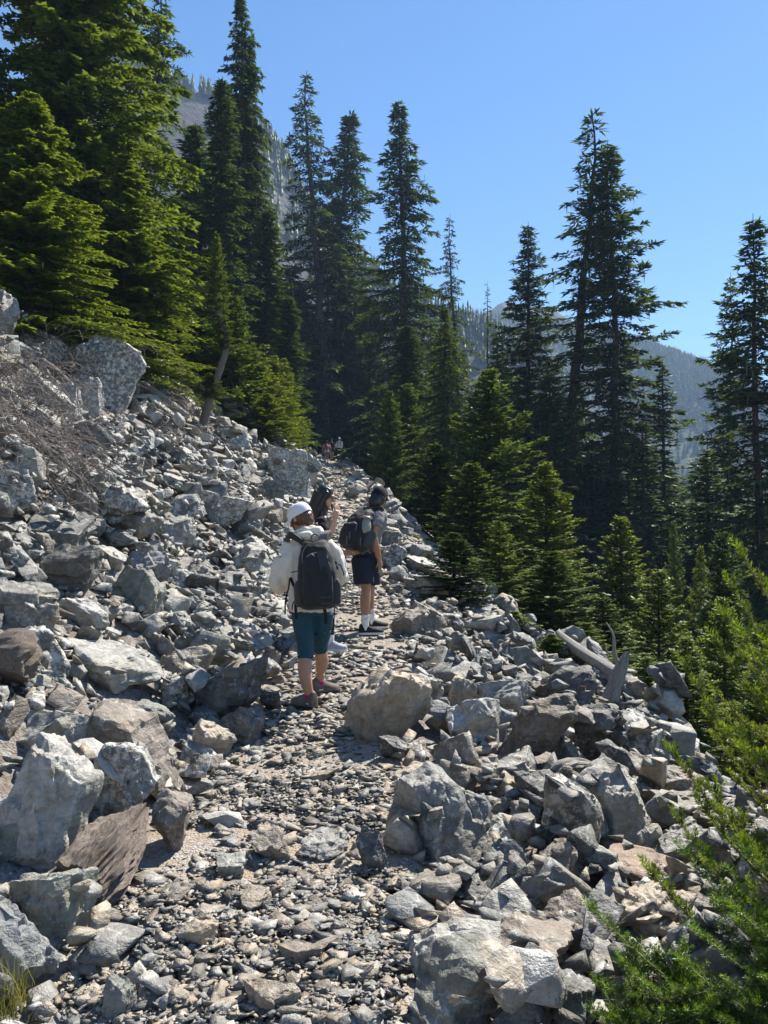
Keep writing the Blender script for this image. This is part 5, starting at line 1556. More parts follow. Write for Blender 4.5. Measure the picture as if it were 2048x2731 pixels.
# ---------------------------------------------------------------- hiker in the white jacket
def hiker_white():
    D = 6.05
    lf = zp(392, 2040, 6.0); rf = zp(480, 1925, 6.38)
    lf[2] = float(H(lf[0], lf[1])) + .012; rf[2] = float(H(rf[0], rf[1])) + .012
    org = np.array([(lf[0] + rf[0]) / 2, 6.15, min(lf[2], rf[2])])
    root = empty('person', tuple(org))
    hl = zp(322, 655, 6.2)
    Mh = rotm(R(58), R(-26))
    neck = zp(362, 770, 6.15)
    la = lf + [0, .02, .10]; ra = zp(462, 1820, 6.4); ra[2] = rf[2] + .10
    lk = zp(365, 1630, 6.06); rk = zp(470, 1590, 6.27)
    body = [rings([(zp(405, 1330, 6.1), .13, .10), (zp(405, 1270, 6.1), .165, .12), (zp(400, 1130, 6.12), .132, .10), (zp(392, 960, 6.14), .15, .105), (zp(385, 850, 6.15), .14, .085), (zp(370, 785, 6.15), .06, .055)]),
            limb([neck, hl + Mh @ np.array([0, -.02, -.06])], [.052, .05])]
    body += [limb([zp(345, 1320, 6.1), zp(352, 1450, 6.08), lk, zp(358, 1740, 6.02), zp(376, 1860, 6.0), la, la - [0, 0, .06]], [.088, .075, .054, .057, .042, .034, .033])]
    body += [limb([zp(480, 1320, 6.12), zp(477, 1450, 6.18), rk, zp(482, 1690, 6.33), zp(470, 1770, 6.39), ra, ra - [0, 0, .06]], [.088, .075, .053, .054, .041, .033, .033])]
    Ls = [zp(260, 845, 6.14), zp(190, 980, 6.13), zp(165, 1110, 6.14), zp(205, 1130, 6.32), zp(270, 1085, 6.45)]
    Rs = [zp(510, 835, 6.15), zp(585, 940, 6.17), zp(612, 1060, 6.22), zp(585, 1090, 6.38), zp(520, 1050, 6.5)]
    body += [limb(Ls, [.05, .045, .04, .036, .027]), limb(Rs, [.05, .045, .04, .036, .027])]
    body += hand(Ls[-1], [.8, .3, .2], [0, .2, -1], .95, .5, 1) + hand(Rs[-1], [-.8, .3, .1], [0, .2, -1], .95, .5, -1)
    body += head_shapes(Mh, hl)
    link('body', solid('body', body, org, SKIN_A, .0075, 5), root)
    jk = [rings([(zp(400, 1322, 6.1), .178, .14), (zp(400, 1250, 6.1), .176, .14), (zp(396, 1120, 6.12), .168, .13), (zp(390, 960, 6.13), .168, .125), (zp(383, 860, 6.14), .17, .115), (zp(372, 800, 6.15), .115, .085), (zp(366, 755, 6.15), .078, .07)])]
    jk += [limb(Ls[:4] + [Ls[4] - (Ls[4] - Ls[3]) * .15], [.064, .067, .070, .056, .040], 14), limb(Rs[:4] + [Rs[4] - (Rs[4] - Rs[3]) * .15], [.064, .066, .066, .054, .040], 14)]
    jk += [ell(zp(372, 780, 6.07), (.115, .075, .042)), ell(zp(440, 775, 6.1), (.06, .06, .05)), limb([zp(290, 770, 6.16), zp(330, 748, 6.1), zp(390, 735, 6.07), zp(450, 745, 6.1), zp(470, 770, 6.16)], [.03, .034, .036, .036, .03])]
    jk += [ell(zp(166, 1125, 6.15), (.068, .08, .07)), ell(zp(255, 1000, 6.1), (.085, .09, .16))]
    link('jacket', solid('jacket', jk, org, WHITE, .008, 3, (.034, (11, 11, 5), 3)), root)
    lg = [rings([(zp(405, 1345, 6.1), .145, .118), (zp(405, 1290, 6.1), .170, .128), (zp(402, 1200, 6.11), .16, .12)]),
          limb([zp(345, 1320, 6.1), zp(352, 1450, 6.08), lk, lk * .65 + zp(358, 1740, 6.02) * .35], [.098, .085, .064, .066]),
          limb([zp(480, 1320, 6.12), zp(477, 1450, 6.18), rk, rk * .85 + zp(482, 1690, 6.33) * .15], [.098, .086, .064, .064])]
    link('leggings', solid('leggings', lg, org, TEAL, .008, 4, (.004, (14, 14, 26), 8)), root)
    # shoes, socks
    for (a, f, yaw, nm) in ((la, lf, R(140), 0), (ra, rf, R(38), 1)):
        dv = np.array([math.cos(yaw), math.sin(yaw), 0])
        part('sock', limb([a - [0, 0, .06], a - [0, 0, .01], a + [0, 0, .022]], [.038, .042, .043], 14, 8), org, SOCKM, root)
        heel = np.array([a[0], a[1], f[2]]) - dv * .065
        sh = shoe(heel, yaw, .265, org, root, BOOT, RUBBER, .034, 1.08, 1.12)
        side = np.array([-math.sin(yaw), math.cos(yaw), 0]) * (-1 if nm else 1)
        c = heel + dv * .09 - np.array([0, .052, 0]) + [0, 0, .055]
        part('logo', sweep([c - dv * .02, c + dv * .02], .010, .004, (0, 0, 1)), org, PRINT, sh)
    # hair and cap
    hs = [xf(s, Mh, hl) for s in (ell((0, -.03, -.012), (.083, .085, .082)), ell((.0, -.075, -.02), (.058, .045, .075)), ell((.0, -.08, -.06), (.045, .036, .05)), limb([(.02, -.10, -.10), (.03, -.10, -.15), (.03, -.09, -.19)], [.03, .014, .004]),
          limb([(-.075, .03, .0), (-.078, .035, -.05), (-.07, .03, -.1)], [.012, .010, .004]))]
    link('hair', solid('hair', hs, org, AUBURN, .0065, 2, (.010, (60, 60, 30), 5)), root)
    cap_on(root, org, Mh, hl, WCAP, 'white')
    eyes(Mh, hl, org, root)
    tag(root, 'hiker seen from behind in white jacket, white cap and teal leggings', 'person')
    return org

def cap_on(root, org, Mh, hl, mat, kind, s=1.0, text=False):
    nu, nv = 28, 10
    V = []
    for k in range(nv):
        v = math.pi / 2 * k / (nv - 1)
        for i in range(nu):
            u = 2 * math.pi * i / nu
            x = .092 * math.cos(v) ** .8 * math.cos(u); y = .112 * math.cos(v) ** .8 * math.sin(u) - .012
            front = max(math.sin(u), 0)
            z = .014 + .112 * math.sin(v) ** .9 - .012 * (1 - front) * math.cos(v) + .018 * max(-math.sin(u), 0) ** 4 * math.cos(v)
            V.append((x * s, y * s, z * s))
    crown = closed(np.array(V), nv, nu)
    cp = part('cap', xf(crown, Mh, hl), org, mat, root)
    # brim: curved plate in front
    B = []
    for layer in (0, 1):
        for j in range(7):
            rr = j / 6
            for i in range(13):
                a = math.pi * (i / 12) * .86 + math.pi * .07
                x = .090 * math.cos(a); y0 = .108 * math.sin(a) - .012
                y = y0 + rr * .075 * math.sin(a) ** .8
                z = .034 - .35 * x * x / .09 - rr * .018 - layer * .006
                B.append((x * (1 + .02 * rr), y, z))
    B = np.array(B); n = 7 * 13
    F = []
    for j in range(6):
        for i in range(12):
            a = j * 13 + i
            F += [(a, a + 1, a + 14), (a, a + 14, a + 13), (n + a + 1, n + a, n + a + 14), (n + a + 14, n + a, n + a + 13)]
    for i in range(12):
        a = 6 * 13 + i; F += [(a, a + 1, n + a + 1), (a, n + a + 1, n + a)]
    part('brim', xf((B, np.array(F)), Mh, hl), org, mat, cp)
    part('button', xf(ell((0, -.012, .127), (.008, .008, .004)), Mh, hl), org, mat, cp)
    for k in range(3):
        a = k * math.pi / 3 + .3
        pts = [(math.cos(a) * .0935 * math.cos(v) ** .8, math.sin(a) * .1135 * math.cos(v) ** .8 - .012, .022 + .1 * math.sin(v) ** .9 + .004) for v in np.linspace(.15, math.pi / 2 - .1, 6)]
        part('seam', xf(limb(pts, [.0025] * 6, 5, 12), Mh, hl), org, mat, cp)
    return cp

def pack_white():
    """black daypack worn by the hiker in white"""
    b0 = zp(455, 1308, 5.97); t0 = zp(432, 806, 6.0)
    axis = t0 - b0; h = np.linalg.norm(axis); up = axis / h
    right = unit(np.cross([0, 1, 0], up)) * -1; right = unit(np.array([1, .12, 0]) - up * (up @ np.array([1, .12, 0]))); back = unit(np.cross(up, right)) * -1
    if back[1] > 0: back = -back
    org = b0.copy(); root = empty('backpack', tuple(org))
    prof = [(0, .09, .05, .05), (.02 * h, .125, .075, .06), (.08 * h, .148, .088, .07), (.25 * h, .158, .095, .075), (.5 * h, .152, .095, .075), (.72 * h, .138, .082, .065), (.88 * h, .115, .062, .05), (.96 * h, .088, .045, .04), (h, .05, .025, .03)]
    body = solid('main_bag', [rounded_pack(prof, b0, up, right, back, 3.2)], org, BLACKN, .009, 3, (.008, (9, 9, 9), 2))
    mb = link('main_bag', body, root)
    pf = [(.03 * h, .08, .02, .155), (.06 * h, .105, .035, .155), (.3 * h, .118, .042, .160), (.6 * h, .108, .036, .155), (.74 * h, .085, .026, .142), (.80 * h, .05, .012, .128)]
    link('front_pocket', solid('front_pocket', [rounded_pack(pf, b0, up, right, back, 3)], org, BLACKN, .008, 3, (.010, (14, 14, 8), 6)), root)
    ps = [(.05 * h, .02, .05, .06), (.1 * h, .035, .065, .065), (.34 * h, .038, .07, .07), (.42 * h, .02, .06, .07)]
    for s in (-1, 1):
        link('side_pocket', solid('side_pocket', [rounded_pack(ps, b0 + right * s * .145, up, right, back, 3)], org, PANEL, .008, 2, (.006, (20, 20, 10), 4)), root)
    def on(x, t_, off): return b0 + right * x + up * (t_ * h) + back * off
    # flap panel, its sunlit look put into the lighter nylon colour; piping
    part('zip_piping', limb([on(-.11, .66, .155), on(-.105, .80, .142), on(-.07, .90, .122), on(0, .925, .116), on(.06, .90, .122), on(.095, .80, .142), on(.112, .62, .155)], [.004] * 7, 6, 40), org, GREYN, root)
    part('zip_piping', limb([on(-.10, .955, .02), on(-.06, .985, .06), on(0, .995, .07), on(.06, .985, .06), on(.10, .955, .02)], [.004] * 5, 6, 30), org, GREYN, root)
    part('flap_panel', sweep([on(.035, .82, .155), on(.055, .62, .186), on(.085, .44, .188)], .07, .006, right, 12), org, PANEL, root)
    part('haul_loop', limb([on(-.03, .98, .02), on(-.025, 1.05, .02), on(.0, 1.075, .02), on(.028, 1.05, .02), on(.033, .98, .02)], [.007] * 5, 8, 20), org, GREYN, root)
    W = (1, 0, 0)
    part('shoulder_strap', sweep([on(-.075, .93, .0), zp(300, 795, 6.0), zp(255, 775, 6.05), zp(232, 780, 6.15), zp(232, 850, 6.3), zp(250, 1000, 6.33), zp(262, 1090, 6.25)], .055, .014, (.4, -.6, .5), 40), org, BLACKN, root)
    part('shoulder_strap', sweep([on(.06, .93, .0), zp(495, 775, 6.0), zp(512, 750, 6.06), zp(520, 762, 6.16), zp(515, 850, 6.3), zp(520, 1000, 6.33)], .06, .016, (1, .1, .2), 40), org, GREYN, root)
    straps = [([zp(250, 1085, 5.99), zp(243, 1150, 5.97), zp(222, 1230, 5.97), zp(216, 1345, 5.98)], .012), ([zp(255, 1080, 5.99), zp(275, 1130, 5.96), zp(300, 1190, 5.92), zp(292, 1280, 5.88), zp(298, 1378, 5.9)], .022),
              ([zp(290, 1240, 5.9), zp(270, 1275, 5.9), zp(268, 1310, 5.92)], .008), ([on(.045, .01, .08), zp(508, 1350, 5.9), zp(510, 1412, 5.9)], .026),
              ([zp(588, 1150, 5.95), zp(605, 1210, 5.94), zp(616, 1262, 5.94)], .014), ([zp(572, 1275, 5.98), zp(570, 1360, 6.0), zp(566, 1455, 6.02)], .009),
              ([zp(262, 1043, 5.98), zp(305, 1034, 5.93)], .018), ([zp(585, 1000, 5.95), zp(605, 985, 5.97), zp(628, 1020, 6.0), zp(640, 1065, 6.03)], .008)]
    for pts, w in straps: part('webbing_strap', sweep(pts, w, .004, (1, .2, 0), 20), org, BLACKC, root)
    for c in (zp(300, 1195, 5.9), zp(580, 975, 5.93), zp(590, 1010, 5.92)): part('buckle', ell(c, (.012, .006, .016)), org, DARKP, root)
    for t_, w in ((.17, .062), (.085, .055)):
        c = on(.05, t_, .206)
        for k, (q, l) in enumerate(((-.5, .3), (-.1, .22), (.25, .35), (.55, .12))):
            part('printed_line', sweep([c + right * w * q, c + right * w * (q + l)], .005, .003, up, 4), org, PRINTD, mb)
    tag(root, 'black daypack with hanging straps on the back of the white-jacketed hiker', 'backpack')

# ---------------------------------------------------------------- hiker in navy shorts
def hiker_shorts():
    yaw = R(-42)                         # width axis of the trunk; he faces right and away
    nf = zp(735, 1500, 8.72); ff = zp(848, 1448, 9.02)
    nf[2] = float(H(nf[0], nf[1])) + .01; ff[2] = float(H(ff[0], ff[1])) + .01
    org = np.array([zp(815, 1500, 8.85)[0], 8.85, min(nf[2], ff[2])])
    root = empty('person', tuple(org))
    fwd = unit([.72, .69, 0])
    hl = zp(898, 505, 8.92); Mh = rotm(R(-30), R(-14))
    na = zp(793, 1425, 8.74); fa = zp(833, 1405, 9.0)
    na[2] = nf[2] + .11; fa[2] = ff[2] + .11
    yw = R(-45)
    trunk = [(zp(795, 960, 8.88), .15, .11), (zp(797, 890, 8.88), .14, .105), (zp(815, 800, 8.9), .145, .105), (zp(845, 700, 8.92), .165, .115), (zp(868, 620, 8.93), .15, .09), (zp(885, 575, 8.93), .065, .06)]
    body = [rings(trunk, yw), limb([zp(880, 580, 8.93), hl + Mh @ np.array([0, -.02, -.06])], [.058, .055])]
    body += [limb([zp(770, 950, 8.8), zp(785, 1060, 8.78), zp(800, 1175, 8.77), zp(792, 1250, 8.74), zp(792, 1340, 8.74), na, na - [0, 0, .06]], [.09, .08, .057, .060, .047, .038, .036])]
    body += [limb([zp(825, 950, 8.98), zp(825, 1060, 8.99), zp(826, 1175, 9.0), zp(824, 1250, 9.0), zp(828, 1340, 9.0), fa, fa - [0, 0, .06]], [.09, .08, .056, .058, .046, .037, .035])]
    Ra = [zp(890, 640, 8.75), zp(878, 700, 8.68), zp(852, 775, 8.64), zp(872, 860, 8.68), zp(893, 950, 8.74)]
    La = [zp(850, 640, 9.1), zp(815, 740, 9.12), zp(800, 845, 8.98), zp(745, 885, 8.72), zp(700, 905, 8.52)]
    body += [limb(Ra, [.055, .052, .046, .043, .031]), limb(La, [.055, .05, .044, .04, .03])]
    body += hand(Ra[-1], [.12, .1, -1], [-.7, .3, 0], 1.0, .3, 1) + hand(La[-1], [-.7, -.6, .1], [0, 0, 1], 1.0, .4, 1)
    body += head_shapes(Mh, hl, 1.02)
    link('body', solid('body', body, org, SKIN_C, .0075, 5), root)
    sh = [rings([(zp(797, 925, 8.88), .165, .13), (zp(798, 880, 8.88), .168, .135), (zp(815, 800, 8.9), .168, .13), (zp(845, 700, 8.92), .182, .13), (zp(868, 625, 8.93), .165, .105), (zp(882, 585, 8.93), .085, .075)], yw),
          limb([zp(892, 632, 8.75), zp(884, 675, 8.69), zp(872, 718, 8.66)], [.07, .072, .070], 14), limb([zp(850, 640, 9.1), zp(830, 700, 9.12)], [.07, .068], 14)]
    link('shirt', solid('shirt', sh, org, GREYC, .009, 5, (.012, (12, 12, 9), 7)), root)
    so = [rings([(zp(800, 990, 8.88), .175, .145), (zp(798, 920, 8.88), .172, .138), (zp(798, 892, 8.88), .165, .13)], yw),
          limb([zp(770, 940, 8.8), zp(778, 1040, 8.79), zp(783, 1128, 8.78)], [.125, .125, .120], 16), limb([zp(825, 940, 8.98), zp(830, 1040, 9.0), zp(835, 1135, 9.0)], [.125, .122, .115], 16)]
    link('shorts', solid('shorts', so, org, NAVY, .009, 5, (.012, (11, 11, 6), 9)), root)
    for a, f, y_, in ((na, nf, R(8), ), (fa, ff, R(14), )):
        k = part('sock', limb([a - [0, 0, .06], a, a + [0, 0, .06], a + [.002, 0, .115]], [.040, .043, .046, .048], 14, 12), org, SOCKW, root)
        dv = np.array([math.cos(y_), math.sin(y_), 0])
        heel = np.array([a[0], a[1], f[2]]) - dv * .075
        shoe(heel, y_, .29, org, root, KNIT, FOAM, .024, 1.0, .92)
        c = a + np.array([.012, -.0445, .075])
        part('logo', limb([c + [-.018, .002, .004], c + [-.008, 0, -.004], c + [.018, .004, .009]], [.003, .004, .001], 5, 8), org, DARKP, k)
    hs = [xf(s, Mh, hl) for s in (ell((0, -.03, .0), (.088, .095, .09)), limb([(0, -.07, -.02), (-.01, -.085, -.10), (-.02, -.08, -.17)], [.075, .075, .04]), limb([(.05, -.02, -.02), (.06, -.02, -.09)], [.03, .012]), limb([(-.06, .0, -.02), (-.065, .0, -.1)], [.03, .012]))]
    link('hair', solid('hair', hs, org, BLACKH, .0075, 2, (.010, (30, 30, 8), 5)), root)
    cp = cap_on(root, org, Mh, hl, BLACKC, 'black', 1.03)
    try:
        cu = bpy.data.curves.new('cap_text', 'FONT'); cu.body = 'NIKE'; cu.size = .03; cu.extrude = .001; cu.align_x = 'CENTER'
        to = bpy.data.objects.new('t', cu); COL.objects.link(to)
        me = bpy.data.meshes.new_from_object(to.evaluated_get(bpy.context.evaluated_depsgraph_get())); bpy.data.objects.remove(to)
        n = len(me.vertices); co = np.empty(n * 3, np.float32); me.vertices.foreach_get('co', co); co = co.reshape(-1, 3)
        Mt = np.stack([unit([1, -.25, 0]), unit([0, .15, 1]), unit([-.25, -1, .15])], 1)
        q = hl + Mh @ np.array([-.03, -.108, .045]) + np.array([-.012, -.004, 0])
        co = co @ Mt.T + q - org
        me.vertices.foreach_set('co', co.astype(np.float32).ravel()); me.materials.clear(); me.materials.append(PRINT)
        link('lettering', me, cp)
    except Exception as e:
        print('text', e)
    eyes(Mh, hl, org, root)
    tag(root, 'hiker in black cap, grey shirt and navy shorts with white socks', 'person')

def pack_shorts():
    b0 = zp(722, 893, 8.66); t0 = zp(808, 575, 8.78)
    h = np.linalg.norm(t0 - b0); up = unit(t0 - b0)
    back = unit(np.array([-.74, -.67, 0]) - up * (up @ np.array([-.74, -.67, 0]))); right = unit(np.cross(up, back))
    org = b0.copy(); root = empty('backpack', tuple(org))
    prof = [(0, .10, .07, .02), (.03 * h, .14, .10, .03), (.12 * h, .165, .125, .04), (.4 * h, .17, .135, .05), (.65 * h, .16, .12, .035), (.85 * h, .135, .085, .01), (.96 * h, .10, .055, -.01), (h, .05, .03, -.015)]
    link('main_bag', solid('main_bag', [rounded_pack(prof, b0, up, right, back, 3)], org, BLACKN, .010, 3, (.012, (10, 10, 8), 12)), root)
    pf = [(.05 * h, .09, .02, .155), (.09 * h, .12, .045, .16), (.35 * h, .125, .055, .165), (.5 * h, .11, .04, .165), (.56 * h, .06, .015, .155)]
    link('front_pocket', solid('front_pocket', [rounded_pack(pf, b0, up, right, back, 3)], org, BLACKN, .009, 3, (.010, (14, 14, 10), 6)), root)
    sp = [(.10 * h, .03, .07, -.01), (.14 * h, .042, .08, -.01), (.42 * h, .046, .085, .0), (.46 * h, .036, .08, .0)]
    sgn = 1 if (right @ np.array([.7, -.7, 0])) > 0 else -1
    link('side_pocket', solid('side_pocket', [rounded_pack(sp, b0 + right * sgn * .165, up, right, back, 3)], org, PANEL, .009, 2, (.006, (20, 20, 12), 4)), root)
    for (x0, y0, x1, y1, d) in ((662, 780, 660, 835, 8.42), (683, 750, 680, 800, 8.44), (735, 690, 725, 740, 8.50), (760, 790, 757, 850, 8.5)):
        part('zip_pull', sweep([zp(x0, y0, d), zp(x1, y1, d)], .010, .004, (1, 0, 0), 5), org, GREYN, root)
    W = unit([.7, -.7, 0])
    part('shoulder_strap', sweep([b0 + up * h * .93 + right * sgn * .07, zp(850, 575, 8.76), zp(885, 572, 8.78), zp(915, 600, 8.86), zp(918, 680, 8.95), zp(880, 800, 8.86), zp(835, 850, 8.72)], .055, .014, W, 40), org, BLACKN, root)
    part('shoulder_strap', sweep([b0 + up * h * .93 - right * sgn * .07, zp(845, 570, 8.98), zp(880, 570, 9.05), zp(905, 620, 9.12), zp(895, 720, 9.12)], .055, .014, W, 30), org, BLACKN, root)
    part('webbing_strap', sweep([zp(828, 770, 8.66), zp(832, 830, 8.66), zp(836, 900, 8.68)], .018, .004, W, 12), org, BLACKC, root)
    tag(root, 'large black backpack on the back of the hiker in navy shorts', 'backpack')
    # bottle in the side pocket
    bb = zp(787, 765, 8.56); bt = zp(806, 640, 8.6); ax = unit(bt - bb); L = np.linalg.norm(bt - bb)
    br = empty('water_bottle', tuple(bb))
    r_ = .052
    part('bottle_body', limb([bb, bb + ax * .008, bb + ax * L * .70, bb + ax * L * .76, bb + ax * L * .78], [r_ * .9, r_, r_, r_ * .93, r_ * .8], 24, 30), bb, SAGE, br)
    lid = part('lid', limb([bb + ax * L * .79, bb + ax * L * .80, bb + ax * L * .97, bb + ax * L], [r_ * .85, r_ * .9, r_ * .9, r_ * .7], 24, 16), bb, SAGE, br)
    part('carry_ring', limb([bb + ax * L + np.array([math.cos(a) * .034, math.sin(a) * .034, .002]) for a in np.linspace(0, 6.28, 13)], [.006] * 13, 6, 40), bb, SAGE, lid)
    part('clasp', sweep([bb + ax * L * .79 + np.array([-.02, -.046, 0]), bb + ax * L * .79 + np.array([.02, -.046, 0])], .008, .004, (0, 0, 1), 4), bb, PRINT, lid)
    tag(br, 'sage green water bottle in the side pocket of the large backpack', 'bottle')

# ---------------------------------------------------------------- hiker with long black hair
def hiker_hair():
    hl = zp(512, 498, 8.15); Mh = rotm(R(-108), R(-18))
    f1 = zp(520, 1560, 8.0); f2 = zp(440, 1540, 8.25)
    for f in (f1, f2): f[2] = float(H(f[0], f[1])) + .01
    org = np.array([zp(490, 1500, 8.15)[0], 8.15, min(f1[2], f2[2])])
    root = empty('person', tuple(org))
    a1 = f1 + [0.03, 0, .11]; a2 = f2 + [.0, 0, .11]
    yw = R(70)
    body = [rings([(zp(470, 985, 8.15), .15, .11), (zp(470, 900, 8.15), .12, .095), (zp(472, 780, 8.15), .14, .10), (zp(480, 690, 8.15), .15, .09), (zp(488, 640, 8.15), .07, .06)], yw),
            limb([zp(488, 650, 8.15), hl + Mh @ np.array([0, -.02, -.06])], [.05, .048])]
    body += [limb([zp(465, 980, 8.08), zp(480, 1110, 8.06), zp(500, 1240, 8.03), zp(520, 1350, 8.02), a1, a1 - [0, 0, .06]], [.09, .08, .056, .054, .035, .034]),
             limb([zp(455, 980, 8.24), zp(452, 1110, 8.25), zp(450, 1240, 8.25), zp(445, 1350, 8.25), a2, a2 - [0, 0, .06]], [.09, .08, .056, .054, .035, .034])]
    Ra = [zp(478, 690, 8.0), zp(500, 740, 7.95), zp(540, 770, 7.93), zp(560, 715, 7.93), zp(576, 655, 7.93)]
    La = [zp(470, 690, 8.3), zp(475, 790, 8.33), zp(500, 880, 8.3), zp(540, 900, 8.25)]
    body += [limb(Ra, [.048, .043, .038, .034, .025]), limb(La, [.048, .042, .036, .026])]
    body += hand(Ra[-1], [.14, -.05, 1], [-.85, .5, .1], .95, .22, 1) + hand(La[-1], [.8, -.2, -.3], [0, 0, -1], .9, .4, 1)
    body += head_shapes(Mh, hl, .98)
    link('body', solid('body', body, org, SKIN_B, .006, 4), root)
    sh = [rings([(zp(470, 1010, 8.15), .165, .125), (zp(470, 900, 8.15), .15, .12), (zp(472, 780, 8.15), .158, .12), (zp(480, 690, 8.15), .165, .105), (zp(487, 650, 8.15), .085, .075)], yw),
          limb([zp(480, 685, 8.02), zp(497, 735, 7.96), zp(520, 762, 7.94)], [.065, .062, .058], 14), limb([zp(470, 685, 8.3), zp(474, 770, 8.33)], [.064, .06], 14)]
    link('shirt', solid('shirt', sh, org, BLACKC, .009, 5, (.012, (12, 12, 9), 17)), root)
    lg = [rings([(zp(462, 1030, 8.15), .15, .12), (zp(466, 980, 8.15), .16, .12)], yw), limb([zp(465, 980, 8.08), zp(480, 1110, 8.06), zp(500, 1240, 8.03), zp(520, 1350, 8.02), a1 + [0, 0, .05]], [.1, .09, .066, .062, .048]),
          limb([zp(455, 980, 8.24), zp(452, 1110, 8.25), zp(450, 1240, 8.25), zp(445, 1350, 8.25), a2 + [0, 0, .05]], [.1, .09, .066, .062, .048])]
    link('trousers', solid('trousers', lg, org, BLACKC, .009, 4), root)
    for a, f, y_ in ((a1, f1, R(-20)), (a2, f2, R(10))):
        part('sock', limb([a - [0, 0, .06], a, a + [0, 0, .06]], [.038, .041, .043], 14, 8), org, SOCKW, root)
        dv = np.array([math.cos(y_), math.sin(y_), 0])
        shoe(np.array([a[0], a[1], f[2]]) - dv * .07, y_, .26, org, root, GREYK, FOAM, .028)
    hs = [xf(s, Mh, hl) for s in (ell((0, -.022, .03), (.088, .102, .096)), 
          limb([(.07, .03, .06), (.086, .02, -.02), (.09, .01, -.12), (.09, 0, -.26)], [.02, .026, .03, .02]), limb([(-.07, .04, .07), (-.085, .03, 0), (-.088, .03, -.1)], [.018, .02, .014]))]
    hs.append(limb([zp(490, 462, 8.15), zp(470, 530, 8.17), zp(452, 610, 8.18), zp(448, 700, 8.18), zp(452, 770, 8.18)], [.098, .105, .11, .105, .06]))
    hs.append(limb([hl + Mh @ np.array([-.055, .06, .06]), zp(548, 520, 8.22), zp(556, 560, 8.2), zp(558, 610, 8.15)], [.015, .013, .014, .006]))
    link('hair', solid('hair', hs, org, BLACKH, .0075, 2, (.010, (30, 30, 6), 15)), root)
    eyes(Mh, hl, org, root)
    part('lips', xf(ell((0, .093, -.054), (.018, .006, .007)), Mh, hl), org, LIPM, root)
    g = None
    ge = empty('glasses', tuple(np.zeros(3))); ge.parent = root
    for s in (-1, 1):
        c = np.array([s * .034, .097, .004])
        part('lens_rim', xf(limb([c + np.array([math.cos(a) * .025, 0, math.sin(a) * .021]) for a in np.linspace(0, 6.283, 17)], [.0028] * 17, 6, 40), Mh, hl), org, METAL, ge)
        part('temple_arm', xf(limb([(s * .060, .094, .01), (s * .078, .05, .012), (s * .082, -.01, .012)], [.0028] * 3, 6, 10), Mh, hl), org, METAL, ge)
    part('bridge', xf(limb([(-.010, .098, .008), (0, .104, .012), (.010, .098, .008)], [.0026] * 3, 6, 8), Mh, hl), org, METAL, ge)
    tag(root, 'hiker with long black hair and glasses raising a hand', 'person')

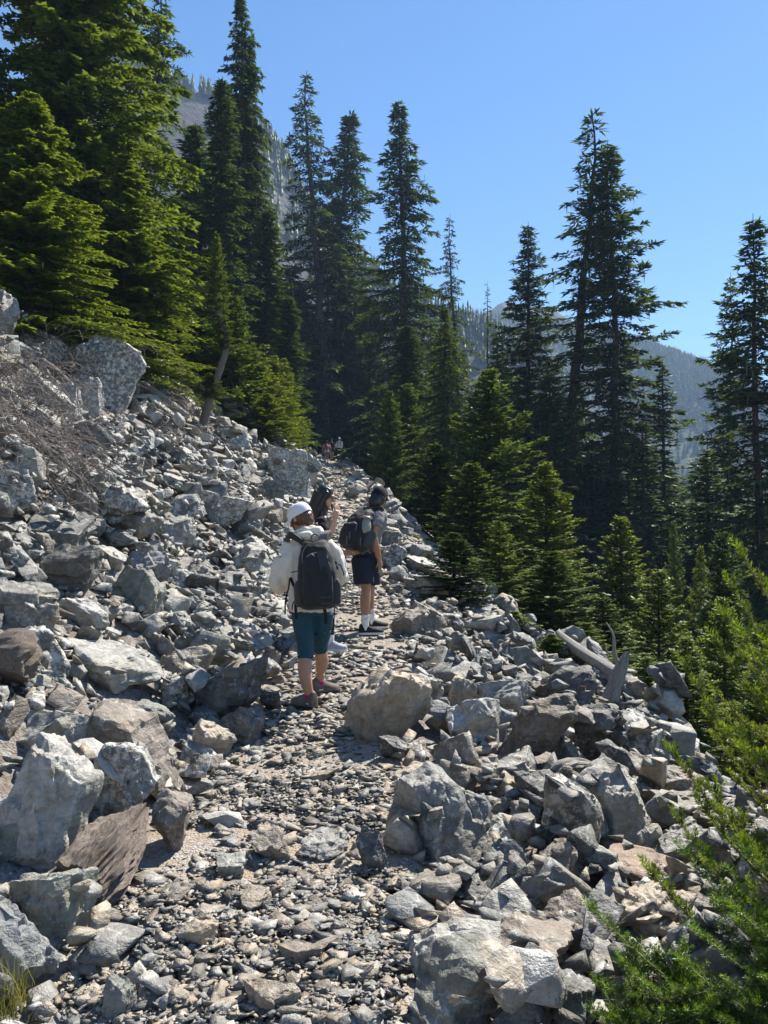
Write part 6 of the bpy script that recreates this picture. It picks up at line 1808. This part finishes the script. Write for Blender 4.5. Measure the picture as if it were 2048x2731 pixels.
# ---------------------------------------------------------------- hikers far up the trail
def far_hiker(x, y, h, yaw, skin, top, legs, hat, label, long_sleeves, shorts, arm=0.1):
    z = float(H(x, y)) + .02
    s = h / 1.7
    org = np.array([x, y, z]); root = empty('person', tuple(org))
    M = rotm(yaw) * s
    def L(pts, rad): return xf(limb([np.array(p) for p in pts], rad), M, org) if True else None
    def Lr(pts, rad): V, F = limb([np.array(p, float) for p in pts], rad, 10); return xf((V, F), M, org)
    def Rr(lst): V, F = rings([(np.array(c, float), a, b) for c, a, b in lst]); return xf((V, F), M, org)
    arms = {q: [(q * .17, 0, 1.38), (q * (.21 + arm), .0, 1.12), (q * (.22 + arm), .06, .90)] for q in (-1, 1)}
    legp = {q: [(q * .085, 0, .88), (q * .09, .03 * q, .48), (q * .09, -.05 * q, .08)] for q in (-1, 1)}
    body = [Rr([((0, 0, .85), .15, .11), ((0, 0, 1.05), .13, .1), ((0, 0, 1.3), .16, .11), ((0, 0, 1.44), .06, .06)]), Lr([(0, 0, 1.4), (0, .01, 1.52)], [.05, .05])]
    for q in (-1, 1):
        body += [Lr(arms[q], [.05, .042, .03]), Lr(legp[q], [.088, .058, .04])]
        body += hand(org + M @ np.array(arms[q][-1]), M @ np.array([0, .1, -1.]), M @ np.array([-q, 0, 0.]), s * .95, .3, 1)
    body += head_shapes(rotm(yaw) , org + M @ np.array([0, .01, 1.60]), s)
    link('body', solid('body', body, org, skin, .014, 3), root)
    sh = [Rr([((0, 0, .84), .19, .15), ((0, 0, 1.05), .165, .13), ((0, 0, 1.3), .18, .13), ((0, 0, 1.43), .085, .08)])]
    for q in (-1, 1): sh.append(Lr(arms[q] if long_sleeves else arms[q][:1] + [tuple((np.array(arms[q][0]) + np.array(arms[q][1])) / 2)], [.068, .058, .044] if long_sleeves else [.068, .062]))
    link('shirt', solid('shirt', sh, org, top, .014, 3), root)
    lg = [Rr([((0, 0, .80), .17, .13), ((0, 0, .95), .16, .125)])]
    for q in (-1, 1): lg.append(Lr(legp[q] if not shorts else legp[q][:1] + [tuple(np.array(legp[q][0]) * .45 + np.array(legp[q][1]) * .55)], [.1, .075, .06] if not shorts else [.1, .09]))
    link('shorts' if shorts else 'trousers', solid('legwear', lg, org, legs, .014, 3), root)
    for q in (-1, 1):
        a = org + M @ np.array(legp[q][-1]); yy = yaw + R(90)
        shoe(np.array([a[0], a[1], z - .01]) - np.array([math.cos(yy), math.sin(yy), 0]) * .07, yy, .27 * s, org, root, RUBBER, RUBBER)
    hm = hat if hat else BLACKH
    hc = org + M @ np.array([0, .01, 1.60])
    if hat: cap_on(root, org, rotm(yaw), hc, hat, 'far', s)
    link('hair', solid('hair', [xf(ell((0, -.03, .0), (.085, .09, .09)), rotm(yaw) * s, hc)], org, BLACKH, .014, 2), root)
    tag(root, label, 'person')
    return org, M, root
def small_pack(org, M, mat, label):
    b = org + M @ np.array([0, -.13, 1.0]); root = empty('backpack', tuple(b))
    up = np.array([0, 0, 1.]); right = unit(M @ np.array([1., 0, 0])); back = unit(M @ np.array([0, -1., 0]))
    prof = [(0, .08, .03, .05), (.04, .12, .06, .06), (.2, .135, .075, .065), (.35, .12, .06, .05), (.43, .07, .03, .03)]
    link('main_bag', solid('main_bag', [rounded_pack(prof, b, up, right, back, 3)], b, mat, .012, 2, (.01, (9, 9, 9), 3)), root)
    for q in (-1, 1):
        part('shoulder_strap', sweep([b + up * .42 + right * q * .06, b + up * .46 + right * q * .09 - back * .06, b + up * .44 + right * q * .1 - back * .2, b + up * .2 + right * q * .11 - back * .28], .05, .02, right, 14), b, BLACKN, root)
    tag(root, label, 'backpack')

org_w = hiker_white(); pack_white(); hiker_shorts(); pack_shorts(); hiker_hair()
o1, M1, _ = far_hiker(-4.15, 55, 1.66, R(-12), SKIN_A, LGREY, GREYC, BLACKC, 'far hiker in pale shirt and dark cap carrying a red pack', False, True)
small_pack(o1, M1, RED, 'red backpack on the back of the far hiker in the pale shirt')
o2, M2, _ = far_hiker(-3.66, 62, 1.70, R(175), SKIN_A, LGREY, BLACKC, WCAP, 'far hiker in white shirt and dark trousers walking towards the viewer', True, False, .03)
small_pack(o2, M2, BLACKN, 'dark backpack worn by the far hiker in the white shirt')
o3, M3, _ = far_hiker(-4.05, 59, 1.68, R(150), SKIN_A, BLACKC, BLACKC, BLACKC, 'far hiker in dark clothes between the red pack and the white shirt', False, True)
